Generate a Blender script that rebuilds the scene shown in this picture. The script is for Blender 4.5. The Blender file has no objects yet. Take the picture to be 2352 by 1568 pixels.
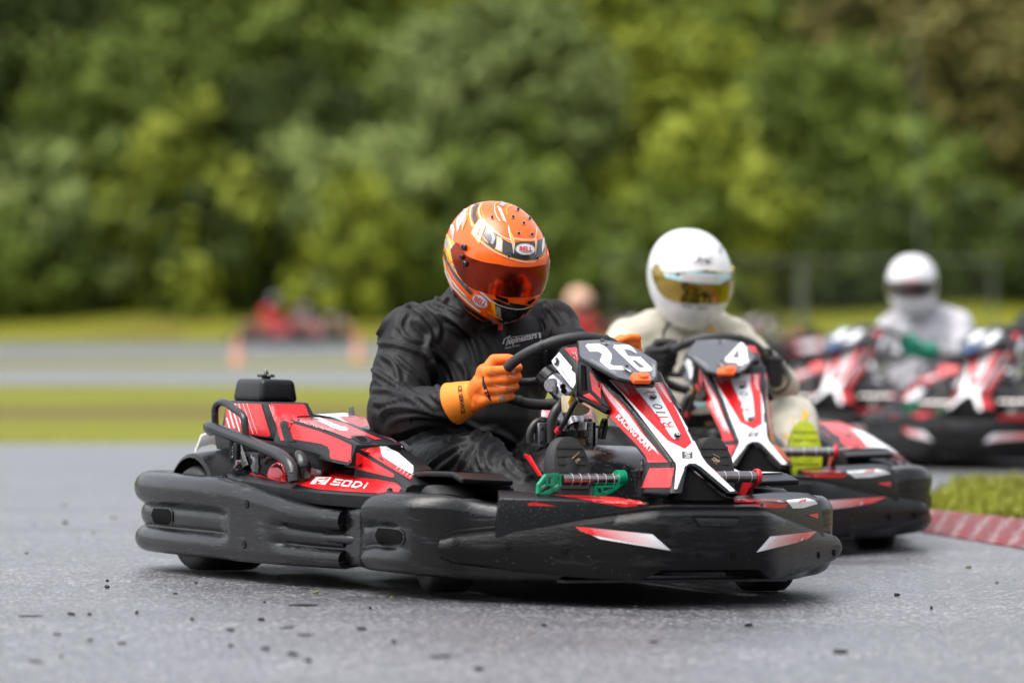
import bpy, bmesh, math, random
from mathutils import Vector, Matrix, noise
from mathutils.bvhtree import BVHTree
from mathutils.kdtree import KDTree
from mathutils.geometry import tessellate_polygon
R = math.radians
rnd = random.Random(7)
scene = bpy.context.scene
col = scene.collection

# ---------------------------------------------------------------- camera
FPX = 9840.0          # focal length in pixels of a 2352 px wide picture
HC = 0.71
PITCH = math.atan(72 / FPX)
cam_d = bpy.data.cameras.new('camera')
cam_d.sensor_width = 36.0
cam_d.lens = 36.0 * FPX / 2352.0
cam_d.clip_start = 0.5
cam_d.clip_end = 2000
cam_d.dof.use_dof = True
cam_d.dof.focus_distance = 10.75
cam_d.dof.aperture_fstop = 2.25
cam = bpy.data.objects.new('camera', cam_d)
cam.location = (0, 0, HC)
cam.rotation_euler = (math.pi / 2 - PITCH, 0, 0)
col.objects.link(cam)
scene.camera = cam

# ---------------------------------------------------------------- world and sun (overcast)
SUN_EL, SUN_AZ = R(66), R(-120)      # azimuth measured clockwise from +Y
world = bpy.data.worlds.new('World')
scene.world = world
world.use_nodes = True
wn = world.node_tree
for n in list(wn.nodes): wn.nodes.remove(n)
sky = wn.nodes.new('ShaderNodeTexSky')
sky.sky_type = 'NISHITA'
sky.sun_disc = False
sky.sun_elevation = SUN_EL
sky.sun_rotation = SUN_AZ
sky.air_density = 1.0
sky.dust_density = 4.0
sky.ozone_density = 1.0
hs = wn.nodes.new('ShaderNodeHueSaturation')
hs.inputs['Saturation'].default_value = 0.28
bg = wn.nodes.new('ShaderNodeBackground')
bg.inputs['Strength'].default_value = 0.13
wo = wn.nodes.new('ShaderNodeOutputWorld')
wn.links.new(sky.outputs[0], hs.inputs['Color'])
wn.links.new(hs.outputs[0], bg.inputs['Color'])
wn.links.new(bg.outputs[0], wo.inputs['Surface'])
sun_d = bpy.data.lights.new('sun', 'SUN')
sun_d.energy = 1.0
sun_d.angle = R(55)
sun_d.color = (1.0, 0.97, 0.93)
sun = bpy.data.objects.new('sun', sun_d)
sv = Vector((math.sin(SUN_AZ) * math.cos(SUN_EL), math.cos(SUN_AZ) * math.cos(SUN_EL), math.sin(SUN_EL)))
sun.rotation_euler = sv.to_track_quat('Z', 'Y').to_euler()
sun.location = (0, 0, 30)
col.objects.link(sun)
vs = scene.view_settings
vs.view_transform = 'Standard'
vs.look = 'None'
vs.gamma = 1.0
vs.exposure = 1.35

# ---------------------------------------------------------------- materials
MATS = {}
def nd(nt, typ, **kw):
    n = nt.nodes.new(typ)
    for k, v in kw.items():
        if k.startswith('_'): setattr(n, k[1:], v)
        else: n.inputs[k.replace('__', ' ')].default_value = v
    return n
def ramp(nt, src, stops, interp='LINEAR'):
    r = nt.nodes.new('ShaderNodeValToRGB')
    r.color_ramp.interpolation = interp
    e = r.color_ramp.elements
    while len(e) < len(stops): e.new(0.5)
    for i, (p, c) in enumerate(stops):
        e[i].position = p
        e[i].color = (c, c, c, 1) if not isinstance(c, tuple) else tuple(c) + (1,)
    nt.links.new(src, r.inputs[0])
    return r
def mix(nt, fac, a, b):
    m = nt.nodes.new('ShaderNodeMix'); m.data_type = 'RGBA'
    for s, v in ((0, fac), (6, a), (7, b)):
        if hasattr(v, 'is_linked') or hasattr(v, 'links'): nt.links.new(v, m.inputs[s])
        elif isinstance(v, tuple): m.inputs[s].default_value = tuple(v) + (1,)
        else: m.inputs[s].default_value = v
    return m.outputs[2]
def mat(name, color, rough=0.5, metal=0.0, vary=0.0, vscale=8.0, bump=0.0, bscale=60.0, coat=0.0, drops=0.0,
        dscale=90.0, rvar=0.0, spec=0.5, scuff=None, sheen=0.0, stretch=None, trans=0.0, dist=0.002):
    m = bpy.data.materials.new(name); m.use_nodes = True
    nt = m.node_tree; L = nt.links
    b = nt.nodes['Principled BSDF']
    b.inputs['Roughness'].default_value = rough
    b.inputs['Metallic'].default_value = metal
    b.inputs['Specular IOR Level'].default_value = spec
    b.inputs['Coat Weight'].default_value = coat
    b.inputs['Coat Roughness'].default_value = 0.06
    b.inputs['Sheen Weight'].default_value = sheen
    b.inputs['Transmission Weight'].default_value = trans
    tc = nt.nodes.new('ShaderNodeTexCoord')
    mp = nt.nodes.new('ShaderNodeMapping')
    if stretch: mp.inputs['Scale'].default_value = stretch
    L.new(tc.outputs['Object'], mp.inputs['Vector'])
    vec = mp.outputs[0]
    csock = None
    if vary > 0:
        n = nd(nt, 'ShaderNodeTexNoise', Scale=vscale, Detail=6.0, Roughness=0.6); L.new(vec, n.inputs['Vector'])
        lo = tuple(max(0, c * (1 - vary)) for c in color); hi = tuple(min(1, c * (1 + vary)) for c in color)
        r = ramp(nt, n.outputs[0], [(0.3, lo), (0.7, hi)])
        csock = r.outputs[0]
    if scuff:
        n = nd(nt, 'ShaderNodeTexNoise', Scale=scuff[0], Detail=8.0, Roughness=0.7); L.new(vec, n.inputs['Vector'])
        r = ramp(nt, n.outputs[0], [(scuff[2], 0.0), (scuff[2] + 0.1, 1.0)])
        csock = mix(nt, r.outputs[0], csock if csock else color, scuff[1])
        rr = nd(nt, 'ShaderNodeMath', _operation='MULTIPLY_ADD'); L.new(r.outputs[0], rr.inputs[0])
        rr.inputs[1].default_value = scuff[3]; rr.inputs[2].default_value = rough
        L.new(rr.outputs[0], b.inputs['Roughness'])
    elif rvar > 0:
        n = nd(nt, 'ShaderNodeTexNoise', Scale=vscale * 2, Detail=5.0, Roughness=0.6); L.new(vec, n.inputs['Vector'])
        r = ramp(nt, n.outputs[0], [(0.35, max(0.02, rough - rvar)), (0.65, min(1, rough + rvar))])
        L.new(r.outputs[0], b.inputs['Roughness'])
    if csock: L.new(csock, b.inputs['Base Color'])
    else: b.inputs['Base Color'].default_value = tuple(color) + (1,)
    last = None
    if bump > 0:
        n = nd(nt, 'ShaderNodeTexNoise', Scale=bscale, Detail=4.0, Roughness=0.6); L.new(vec, n.inputs['Vector'])
        bp = nd(nt, 'ShaderNodeBump', Strength=bump, Distance=dist); L.new(n.outputs[0], bp.inputs['Height'])
        last = bp
    if drops > 0:
        v = nd(nt, 'ShaderNodeTexVoronoi', Scale=dscale, Randomness=1.0); L.new(tc.outputs['Object'], v.inputs['Vector'])
        # only some cells carry a drop, each of its own size
        sep = nt.nodes.new('ShaderNodeSeparateColor'); L.new(v.outputs['Color'], sep.inputs[0])
        rad = nd(nt, 'ShaderNodeMath', _operation='MULTIPLY'); L.new(sep.outputs[0], rad.inputs[0]); rad.inputs[1].default_value = 0.42
        sub = nd(nt, 'ShaderNodeMath', _operation='SUBTRACT'); L.new(rad.outputs[0], sub.inputs[0]); L.new(v.outputs['Distance'], sub.inputs[1])
        mx = nd(nt, 'ShaderNodeMath', _operation='MAXIMUM'); L.new(sub.outputs[0], mx.inputs[0]); mx.inputs[1].default_value = 0.0
        sq = nd(nt, 'ShaderNodeMath', _operation='POWER'); L.new(mx.outputs[0], sq.inputs[0]); sq.inputs[1].default_value = 0.5
        bp = nd(nt, 'ShaderNodeBump', Strength=drops, Distance=0.004); L.new(sq.outputs[0], bp.inputs['Height'])
        if last: L.new(last.outputs[0], bp.inputs['Normal'])
        last = bp
    if last: L.new(last.outputs[0], b.inputs['Normal'])
    MATS[name] = m
    return m

mat('bumper_plastic', (0.0055, 0.0057, 0.0063), 0.24, spec=0.42, vary=0.3, vscale=6, bump=0.3, bscale=45, drops=0.3, dscale=120,
    scuff=(12, (0.036, 0.038, 0.042), 0.57, 0.26), stretch=(.7, .7, 6))
mat('nose_plastic', (0.0035, 0.0035, 0.0038), 0.36, spec=0.24, vary=0.3, vscale=9, bump=0.5, bscale=60, drops=0.25, dscale=130,
    scuff=(11, (0.018, 0.018, 0.019), 0.57, 0.22), stretch=(.5, .5, 3))
mat('cover_plastic', (0.0050, 0.0055, 0.0065), 0.32, bump=0.2, bscale=220, spec=0.3, drops=0.4, dscale=150, vary=0.2)
mat('black_gloss', (0.01, 0.01, 0.011), 0.2, drops=0.4, dscale=100)
mat('black_paint', (0.012, 0.012, 0.013), 0.24, drops=0.45, dscale=90)
mat('void_black', (0.003, 0.003, 0.003), 0.8, spec=0.1)  # stands in for the shade inside painted-on holes, slots and hollows
mat('red_sticker', (0.58, 0.007, 0.010), 0.28, coat=0.15, drops=0.5, dscale=120, vary=0.06, vscale=5)
mat('dark_red_sticker', (0.32, 0.008, 0.012), 0.25, coat=0.3)
mat('white_sticker', (0.74, 0.75, 0.77), 0.26, coat=0.3, drops=0.4, dscale=120, vary=0.04)
mat('pink_hatch', (0.7, 0.32, 0.33), 0.3, coat=0.3, drops=0.3)
mat('dirty_white', (0.5, 0.49, 0.48), 0.4, vary=0.2, vscale=30)
mat('plate_grey', (0.07, 0.073, 0.085), 0.3, coat=0.3, drops=0.6, dscale=80)
mat('digit_white', (0.8, 0.81, 0.83), 0.3, coat=0.2, drops=0.4)
mat('tyre_rubber', (0.007, 0.007, 0.0075), 0.55, bump=0.4, bscale=60, vary=0.3)
mat('worn_rubber', (0.03, 0.03, 0.03), 0.7, bump=0.4, bscale=120, vary=0.3)
mat('wheel_metal', (0.5, 0.5, 0.52), 0.35, metal=1.0)
mat('alloy', (0.36, 0.36, 0.38), 0.32, metal=1.0, vary=0.15, vscale=40, bump=0.2, bscale=200)
mat('chrome_tube', (0.30, 0.28, 0.27), 0.25, metal=1.0, vary=0.15, vscale=60)
mat('green_plastic', (0.0, 0.27, 0.13), 0.32, coat=0.2, drops=0.3)
mat('red_plastic', (0.5, 0.012, 0.02), 0.35)
mat('orange_plastic', (0.85, 0.11, 0.008), 0.35, vary=0.1, vscale=40)
mat('blue_plastic', (0.02, 0.09, 0.25), 0.35)
mat('fluid_plastic', (0.55, 0.48, 0.32), 0.4, vary=0.12, vscale=40)
mat('brown_fluid', (0.22, 0.12, 0.07), 0.25, vary=0.3, vscale=50)
mat('hose_rubber', (0.012, 0.012, 0.013), 0.4)
mat('grip_rubber', (0.02, 0.02, 0.022), 0.5, bump=0.8, bscale=500, dist=0.001)
mat('yellow_label', (0.75, 0.4, 0.01), 0.4)
mat('black_fabric', (0.0052, 0.0054, 0.0064), 0.58, bump=0.3, bscale=900, dist=0.0006, spec=0.28, vary=0.12, vscale=14)
mat('black_fabric_dark', (0.008, 0.008, 0.009), 0.55, bump=0.3, bscale=700)
mat('sole_rubber', (0.018, 0.017, 0.016), 0.6, bump=0.6, bscale=130, vary=0.4, vscale=30)
mat('gold_print', (0.42, 0.3, 0.18), 0.5)
mat('grey_print', (0.42, 0.42, 0.43), 0.5)
mat('cream_fabric', (0.44, 0.41, 0.33), 0.8, bump=0.5, bscale=500, sheen=0.2, vary=0.12, vscale=10)
mat('grey_white_fabric', (0.42, 0.41, 0.44), 0.8, vary=0.45, vscale=9, sheen=0.2)
mat('red_fabric', (0.42, 0.02, 0.02), 0.8, vary=0.4, vscale=7)
mat('brown_fabric', (0.25, 0.07, 0.04), 0.8, vary=0.3)
mat('glove_orange', (0.88, 0.17, 0.012), 0.6, bump=0.5, bscale=420, vary=0.12, vscale=25, dist=0.001)
mat('glove_cuff', (0.9, 0.24, 0.01), 0.65, bump=0.5, bscale=700, vary=0.08, vscale=25, dist=0.001)
mat('glove_seam', (0.75, 0.6, 0.55), 0.7)
mat('glove_black', (0.008, 0.008, 0.009), 0.7, bump=0.5, bscale=400)
mat('glove_green', (0.0, 0.2, 0.12), 0.6)
mat('lime_rubber', (0.36, 0.43, 0.0), 0.5, vary=0.2, vscale=30)
mat('helmet_orange', (0.90, 0.118, 0.002), 0.27, coat=0.3, drops=0.15, dscale=120)
mat('helmet_red', (0.6, 0.01, 0.01), 0.2, coat=1.0)
mat('helmet_white', (0.66, 0.66, 0.67), 0.18, coat=0.4)
mat('helmet_black', (0.012, 0.012, 0.014), 0.12, coat=1.0)
mat('helmet_dark', (0.035, 0.037, 0.04), 0.14, coat=0.4)
mat('helmet_grey', (0.3, 0.31, 0.33), 0.2, coat=0.4)
mat('helmet_yellow', (0.93, 0.42, 0.01), 0.2, coat=0.4)
mat('helmet_tan', (0.62, 0.36, 0.24), 0.4)
mat('visor_orange', (0.19, 0.015, 0.003), 0.20, metal=0.85, coat=0.12, vary=0.7, vscale=9)
mat('visor_gold', (0.30, 0.20, 0.008), 0.1, metal=0.85, coat=1.0, vary=0.5, vscale=8)
mat('visor_dark', (0.03, 0.02, 0.02), 0.1, coat=1.0)
mat('tearoff_blue', (0.4, 0.62, 0.68), 0.2, coat=1.0)
mat('logo_red', (0.62, 0.01, 0.015), 0.3)
mat('engine_red', (0.5, 0.008, 0.02), 0.25, coat=0.5)
mat('engine_grey', (0.05, 0.05, 0.055), 0.4, metal=0.4, vary=0.4, vscale=30)
mat('cone_orange', (0.62, 0.24, 0.14), 0.7)
mat('post_paint', (0.085, 0.10, 0.06), 0.8)
mat('bark', (0.09, 0.07, 0.05), 0.9, bump=0.8, bscale=12, vary=0.4)
mat('rubber_bit', (0.014, 0.012, 0.02), 0.7)
mat('leaf_bit', (0.09, 0.13, 0.01), 0.7)

# ---------------------------------------------------------------- frames: camera rays into a kart's own space
CAM = Vector((0, 0, HC))
cp, sp = math.cos(PITCH), math.sin(PITCH)
def ray_dir(px, py):
    a, b = px - 1176, 784 - py
    return Vector((a, FPX * cp + b * sp, -FPX * sp + b * cp))
def kart_matrix(ox, oy, deg, roll=0.0, piv=0.55):
    rz = Matrix.Rotation(R(deg), 4, 'Z'); ry = Matrix.Rotation(R(roll), 4, 'Y')
    p = Vector((piv, 0, 0))
    rot = rz @ ry
    t = Vector((ox, oy, 0)) + rz @ p - rot @ p
    return Matrix.Translation(t) @ rot
K1 = kart_matrix(-0.062, 11.15, 28, 1.3)
REF = dict(A=(287.11, 832.62, .32954), B=(775.2, 401.95, .32954), C=(775.2, 861.3, .32954), D=(1148.4, 717.8, .27461),
           E=(1378.1, 976.2, .27461), F=(1378.1, 488.1, .357), G=(1780.1, 516.8, .36617), H=(0, 631.6, .36621),
           I=(976.2, 436.4, .20874), J=(1234.6, 775.2, .18308), L=(459.4, 844.1, .2124), N=(1435.6, 717.8, .27461),
           P=(0, 0, 1))
def px(ref, p):
    o = REF[ref]
    return (o[0] + p[0] * o[2], o[1] + p[1] * o[2])
def local_ray(K, p):
    Ki = K.inverted()
    return Ki @ CAM, (Ki.to_3x3() @ ray_dir(*p)).normalized()
def U(ref, X, Y, K=K1, **k):
    """point of kart space seen at a place of the photograph, on the plane x=, y= or z="""
    o, d = local_ray(K, px(ref, (X, Y)))
    ax, val = list(k.items())[0]
    i = 'xyz'.index(ax)
    return o + d * ((val - o[i]) / d[i])

# ---------------------------------------------------------------- mesh building
class Part:
    def __init__(s): s.V, s.F, s.M, s.S, s.NM, s.nm = [], [], [], [], [], False      # NM: faces (lettering) that a mirrored copy leaves out
    def add(s, V, F, m, smooth=False):
        b = len(s.V)
        s.V += [Vector(v) for v in V]
        s.F += [tuple(i + b for i in f) for f in F]
        s.M += [m] * len(F); s.S += [smooth] * len(F); s.NM += [s.nm] * len(F)
        return s
    def join(s, o):
        b = len(s.V)
        s.V += o.V; s.F += [tuple(i + b for i in f) for f in o.F]; s.M += o.M; s.S += o.S; s.NM += o.NM
        return s
    def mirrored(s):
        o = Part()
        o.V = [Vector((-v.x, v.y, v.z)) for v in s.V]
        ks = [k for k in range(len(s.F)) if not s.NM[k]]
        o.F = [tuple(reversed(s.F[k])) for k in ks]; o.M = [s.M[k] for k in ks]; o.S = [s.S[k] for k in ks]; o.NM = [False] * len(ks)
        return o
    def xform(s, m):
        s.V = [m @ v for v in s.V]; return s
    def bvh(s):
        T = []
        for f in s.F:
            if len(f) <= 3: T.append(f)
            else: T += [tuple(f[i] for i in t) for t in tessellate_polygon([[s.V[i] for i in f]])]
        return BVHTree.FromPolygons(s.V, T)
    def mesh(s, name, sharp=True):
        me = bpy.data.meshes.new(name)
        me.from_pydata([tuple(v) for v in s.V], [], s.F)
        names = []
        for m in s.M:
            if m not in names: names.append(m)
        for m in names: me.materials.append(MATS[m])
        me.polygons.foreach_set('material_index', [names.index(m) for m in s.M])
        me.polygons.foreach_set('use_smooth', s.S)
        me.update()
        if sharp and any(s.S): me.set_sharp_from_angle(angle=R(42))
        return me

def bm_out(bm):
    bm.verts.ensure_lookup_table()
    V = [v.co.copy() for v in bm.verts]; F = [tuple(v.index for v in f.verts) for f in bm.faces]
    bm.free()
    return V, F
def solid(V, F, bevel=0.0, seg=2, sub=0):
    bm = bmesh.new()
    vs_ = [bm.verts.new(v) for v in V]
    for f in F: bm.faces.new([vs_[i] for i in f])
    bmesh.ops.recalc_face_normals(bm, faces=bm.faces)
    if bevel > 0:
        bmesh.ops.bevel(bm, geom=list(bm.edges), offset=bevel, segments=seg, profile=0.6, affect='EDGES', clamp_overlap=True)
    ng = [f for f in bm.faces if len(f.verts) > 4]
    if ng: bmesh.ops.triangulate(bm, faces=ng)
    bm.verts.index_update()
    return bm_out(bm)
def prism(bottom, top, bevel=0.0, seg=2):
    n = len(bottom)
    V = list(bottom) + list(top)
    F = [tuple(reversed(range(n))), tuple(range(n, 2 * n))] + [(i, (i + 1) % n, n + (i + 1) % n, n + i) for i in range(n)]
    return solid(V, F, bevel, seg)
def slab(pts, normal, thick, bevel=0.0, seg=2):
    n = Vector(normal).normalized() * thick
    return prism([Vector(p) - n for p in pts], [Vector(p) for p in pts], bevel, seg)
def box(c, s, bevel=0.0, rot=None, seg=2):
    c = Vector(c); hx, hy, hz = s[0] / 2, s[1] / 2, s[2] / 2
    V = [Vector((x, y, z)) for z in (-hz, hz) for x, y in ((-hx, -hy), (hx, -hy), (hx, hy), (-hx, hy))]
    if rot: V = [rot @ v for v in V]
    V = [v + c for v in V]
    return prism(V[:4], V[4:], bevel, seg)
def catmull(pts, n=6, closed=False):
    pts = [Vector(p) for p in pts]; out = []
    m = len(pts)
    rng = range(m) if closed else range(m - 1)
    for i in rng:
        if closed: a, b, c, d = pts[(i - 1) % m], pts[i], pts[(i + 1) % m], pts[(i + 2) % m]
        else: a, b, c, d = pts[max(i - 1, 0)], pts[i], pts[i + 1], pts[min(i + 2, m - 1)]
        for j in range(n):
            t = j / n
            out.append(0.5 * ((2 * b) + (c - a) * t + (2 * a - 5 * b + 4 * c - d) * t * t + (3 * b - a - 3 * c + d) * t ** 3))
    if not closed: out.append(pts[-1])
    return out
def tube(pts, r, n=12, smooth_n=5, closed=False, cap=True):
    """swept round tube; r a number or one radius per control point"""
    P0 = [Vector(p) for p in pts]
    rs = r if isinstance(r, (list, tuple)) else [r] * len(P0)
    if smooth_n > 1:
        path = catmull(P0, smooth_n, closed)
        rr = []
        m = len(P0)
        for i in range(m if closed else m - 1):
            for j in range(smooth_n): rr.append(rs[i] + (rs[(i + 1) % m] - rs[i]) * j / smooth_n)
        if not closed: rr.append(rs[-1])
    else: path, rr = P0, list(rs)
    m = len(path); V, F = [], []
    t0 = (path[1] - path[0]).normalized()
    ref = Vector((0, 0, 1)) if abs(t0.z) < 0.9 else Vector((1, 0, 0))
    nrm = (ref - t0 * ref.dot(t0)).normalized()
    for i in range(m):
        a = path[(i - 1) % m] if (closed or i > 0) else path[i]
        b = path[(i + 1) % m] if (closed or i < m - 1) else path[i]
        t = (b - a).normalized()
        nrm = (nrm - t * nrm.dot(t)).normalized()
        bn = t.cross(nrm)
        for k in range(n):
            an = 2 * math.pi * k / n
            V.append(path[i] + (nrm * math.cos(an) + bn * math.sin(an)) * rr[i])
    for i in range(m if closed else m - 1):
        for k in range(n):
            F.append((i * n + k, i * n + (k + 1) % n, ((i + 1) % m) * n + (k + 1) % n, ((i + 1) % m) * n + k))
    if not closed and cap:
        F.append(tuple(reversed(range(n)))); F.append(tuple(range((m - 1) * n, m * n)))
    return V, F
def lathe(prof, c=(0, 0, 0), axis=(0, 0, 1), n=28, closed=False):
    """profile of (radius, height) turned round an axis"""
    ax = Vector(axis).normalized(); q_ = Vector((0, 0, 1)).rotation_difference(ax); c = Vector(c)
    V, F = [], []
    for r_, h in prof:
        for k in range(n):
            a = 2 * math.pi * k / n
            V.append(c + q_ @ Vector((r_ * math.cos(a), r_ * math.sin(a), h)))
    m = len(prof)
    for i in range(m if closed else m - 1):
        for k in range(n):
            F.append((i * n + k, i * n + (k + 1) % n, ((i + 1) % m) * n + (k + 1) % n, ((i + 1) % m) * n + k))
    if not closed:
        F.append(tuple(reversed(range(n)))); F.append(tuple(range((m - 1) * n, m * n)))
    return V, F
def loft(rings, closed_ring=True, caps=True):
    n = len(rings[0]); V = [Vector(p) for r_ in rings for p in r_]; F = []
    for i in range(len(rings) - 1):
        for k in range(n if closed_ring else n - 1):
            F.append((i * n + k, i * n + (k + 1) % n, (i + 1) * n + (k + 1) % n, (i + 1) * n + k))
    if caps and closed_ring:
        F.append(tuple(reversed(range(n)))); F.append(tuple(range((len(rings) - 1) * n, len(rings) * n)))
    return V, F
def fixn(VF):
    bm = bmesh.new(); vs_ = [bm.verts.new(v) for v in VF[0]]
    for f in VF[1]:
        try: bm.faces.new([vs_[i] for i in f])
        except ValueError: pass
    bmesh.ops.recalc_face_normals(bm, faces=bm.faces)
    bm.verts.index_update()
    return bm_out(bm)

# ---------------------------------------------------------------- flat stickers and lettering laid onto a part's surface
def tri2d(poly, step):
    bm = bmesh.new()
    f = bm.faces.new([bm.verts.new((p[0], p[1], 0)) for p in poly])
    bmesh.ops.triangulate(bm, faces=[f])
    for _ in range(5):
        es = [e for e in bm.edges if e.calc_length() > step]
        if not es: break
        bmesh.ops.subdivide_edges(bm, edges=es, cuts=1)
        bmesh.ops.triangulate(bm, faces=[f for f in bm.faces if len(f.verts) > 3])
    bm.verts.index_update()
    return [(v.co.x, v.co.y) for v in bm.verts], [tuple(v.index for v in f.verts) for f in bm.faces], bm.free()
def lay(part, bvh, V2, F2, m, off, K, mirror=False, smooth=False):
    V, ok = [], []
    o = K.inverted() @ CAM; r3 = K.inverted().to_3x3()
    for p in V2:
        d = (r3 @ ray_dir(*p)).normalized()
        h = bvh.ray_cast(o, d)
        if h[0] is None: V.append(None); continue
        n = h[1] if h[1].dot(d) < 0 else -h[1]
        V.append(h[0] + n * off)
    F = [f for f in F2 if all(V[i] is not None for i in f)]
    # a face that jumps over an edge of the part to something far behind is dropped
    F = [f for f in F if max((V[f[i]] - V[f[i - 1]]).length for i in range(len(f))) < 0.12]
    VV = [v if v is not None else Vector((0, 0, 0)) for v in V]
    used = sorted({i for f in F for i in f}); mp = {i: k for k, i in enumerate(used)}
    VV = [VV[i] for i in used]; F = [tuple(mp[i] for i in f) for f in F]
    # face towards the camera
    G = []
    for f in F:
        a, b, c = VV[f[0]], VV[f[1]], VV[f[2]]
        nn = (b - a).cross(c - a)
        G.append(f if nn.dot(o - a) > 0 else tuple(reversed(f)))
    part.add(VV, G, m, smooth)
    if mirror: part.add([Vector((-v.x, v.y, v.z)) for v in VV], [tuple(reversed(f)) for f in G], m, smooth)
def sticker(part, bvh, ref, poly, m, off=0.0014, K=None, mirror=False, step=14, smooth=True):
    pts = [px(ref, p) for p in poly]
    V2, F2, _ = tri2d(pts, step)
    lay(part, bvh, V2, F2, m, off, K or K1, mirror, smooth)
def bars(part, bvh, ref, quad, n, m, off=0.0018, fill=(0.5, 0.5), K=None, mirror=False, t0=0.0, t1=1.0):
    """n bars across a four-cornered area a b c d (bars run from edge a-b to edge d-c), width share goes fill[0] to fill[1]"""
    a, b, c, d = [Vector(px(ref, p)) for p in quad]
    for i in range(n):
        f = fill[0] + (fill[1] - fill[0]) * i / max(1, n - 1)
        u0 = t0 + (t1 - t0) * i / n; u1 = u0 + (t1 - t0) * f / n
        q4 = [a.lerp(b, u0), a.lerp(b, u1), d.lerp(c, u1), d.lerp(c, u0)]
        V2, F2, _ = tri2d([tuple(p) for p in q4], 16)
        lay(part, bvh, V2, F2, m, off, K or K1, mirror)
def text_mesh(body, bold=0.0, shear=0.0):
    cu = bpy.data.curves.new('t', 'FONT'); cu.body = body; cu.shear = shear; cu.offset = bold
    cu.resolution_u = 2
    ob = bpy.data.objects.new('t', cu); col.objects.link(ob)
    dg = bpy.context.evaluated_depsgraph_get()
    me = bpy.data.meshes.new_from_object(ob.evaluated_get(dg))
    V = [(v.co.x, v.co.y) for v in me.vertices]; F = [tuple(p.vertices) for p in me.polygons]
    bpy.data.objects.remove(ob); bpy.data.meshes.remove(me); bpy.data.curves.remove(cu)
    x0 = min(v[0] for v in V); x1 = max(v[0] for v in V); y0 = min(v[1] for v in V); y1 = max(v[1] for v in V)
    return [((v[0] - x0) / (x1 - x0), (v[1] - y0) / (y1 - y0)) for v in V], F
def write(part, bvh, ref, body, origin, right, top, m, off=0.0024, bold=0.0, shear=0.0, K=None):
    """lettering: origin bottom left, right = bottom right, top = top left, all places of the photograph"""
    V, F = text_mesh(body, bold, shear)
    o, r_, t_ = Vector(px(ref, origin)), Vector(px(ref, right)), Vector(px(ref, top))
    V2 = [tuple(o + (r_ - o) * u + (t_ - o) * v) for u, v in V]
    part.nm = True; lay(part, bvh, V2, F, m, off, K or K1); part.nm = False
def ell(cx, cy, rx, ry, rot=0, n=24):
    c, s_ = math.cos(R(rot)), math.sin(R(rot))
    return [(cx + rx * math.cos(a) * c - ry * math.sin(a) * s_, cy + rx * math.cos(a) * s_ + ry * math.sin(a) * c)
            for a in [2 * math.pi * i / n for i in range(n)]]
def ribbon(pts, w):
    """outline of a thin band along a line of picture places"""
    pts = [Vector(p) for p in pts]; L_, R_ = [], []
    ws = w if isinstance(w, (list, tuple)) else [w] * len(pts)
    for i, p in enumerate(pts):
        a = pts[max(i - 1, 0)]; b = pts[min(i + 1, len(pts) - 1)]
        t = (b - a).normalized(); n = Vector((-t.y, t.x)) * ws[i] / 2
        L_.append(tuple(p + n)); R_.append(tuple(p - n))
    return L_ + R_[::-1]
# ================================================================ the racing kart, built once in its own space (x = driver's left, -y = forward)
KART = []      # (name, mesh, parent index, label, variant key)
def reg(name, part, parent=None, label=None, key=None, both=False):
    KART.append((name, part.mesh(name), parent, label, key)); i = len(KART) - 1
    if both:
        KART.append((name, part.mirrored().mesh(name), parent, None, key))
        return i, len(KART) - 1
    return i

# ---------- side and rear bumper band: swept profile with three rounded lobes
def lobe(t, c, h):
    u = (t - c) / h
    return math.sqrt(max(0.0, 1 - u * u))
def sstep(a, b, x):
    t = min(1, max(0, (x - a) / (b - a))); return t * t * (3 - 2 * t)
def band_loft(path, zb, zt, amp, flat, cham, thick=0.075, nt=44, mat_='bumper_plastic', base=0.0):
    """path: plan points; zb, zt, flat, cham: functions of the station 0..1"""
    rings = []
    m = len(path)
    for i, p in enumerate(path):
        a = path[max(i - 1, 0)]; b = path[min(i + 1, m - 1)]
        t = (b - a); t.z = 0; t.normalize()
        nrm = Vector((-t.y, t.x, 0))     # outward for a path walked with the outside on its left
        u = i / (m - 1)
        z0, z1, fl, am = zb(u), zt(u), flat(u), amp(u)
        ring = []
        for k in range(nt + 1):
            tt = k / nt
            L3 = max(1.0 * lobe(tt, .16, .17), 0.62 * lobe(tt, .47, .155) + 0.0, 1.12 * lobe(tt, .80, .21))
            Lf = min(1.05, 1.25 * lobe(tt, .5, .52) ** 0.6)
            o = am * ((1 - fl) * L3 + fl * Lf)
            ring.append(p + nrm * (o - cham(u)) + Vector((0, 0, z0 + (z1 - z0) * tt)))
        # rounded over the top and down the inside
        for k in range(1, 7):
            an = math.pi * k / 7
            zz = z1 - (z1 - z0) * .18 * (1 - math.cos(an)) / 2 * 1.0
            ring.append(p - nrm * (cham(u) + thick * (1 - math.cos(an)) / 2) + Vector((0, 0, z1 + 0.012 * math.sin(an) - (z1 - z0) * .12 * (k / 7))))
        ring.append(p - nrm * (cham(u) + thick) + Vector((0, 0, z0 + .01)))
        rings.append(ring)
    return fixn(loft(rings))
def V2p(l): return [Vector((a, b, 0)) for a, b in l]

p = Part()
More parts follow.
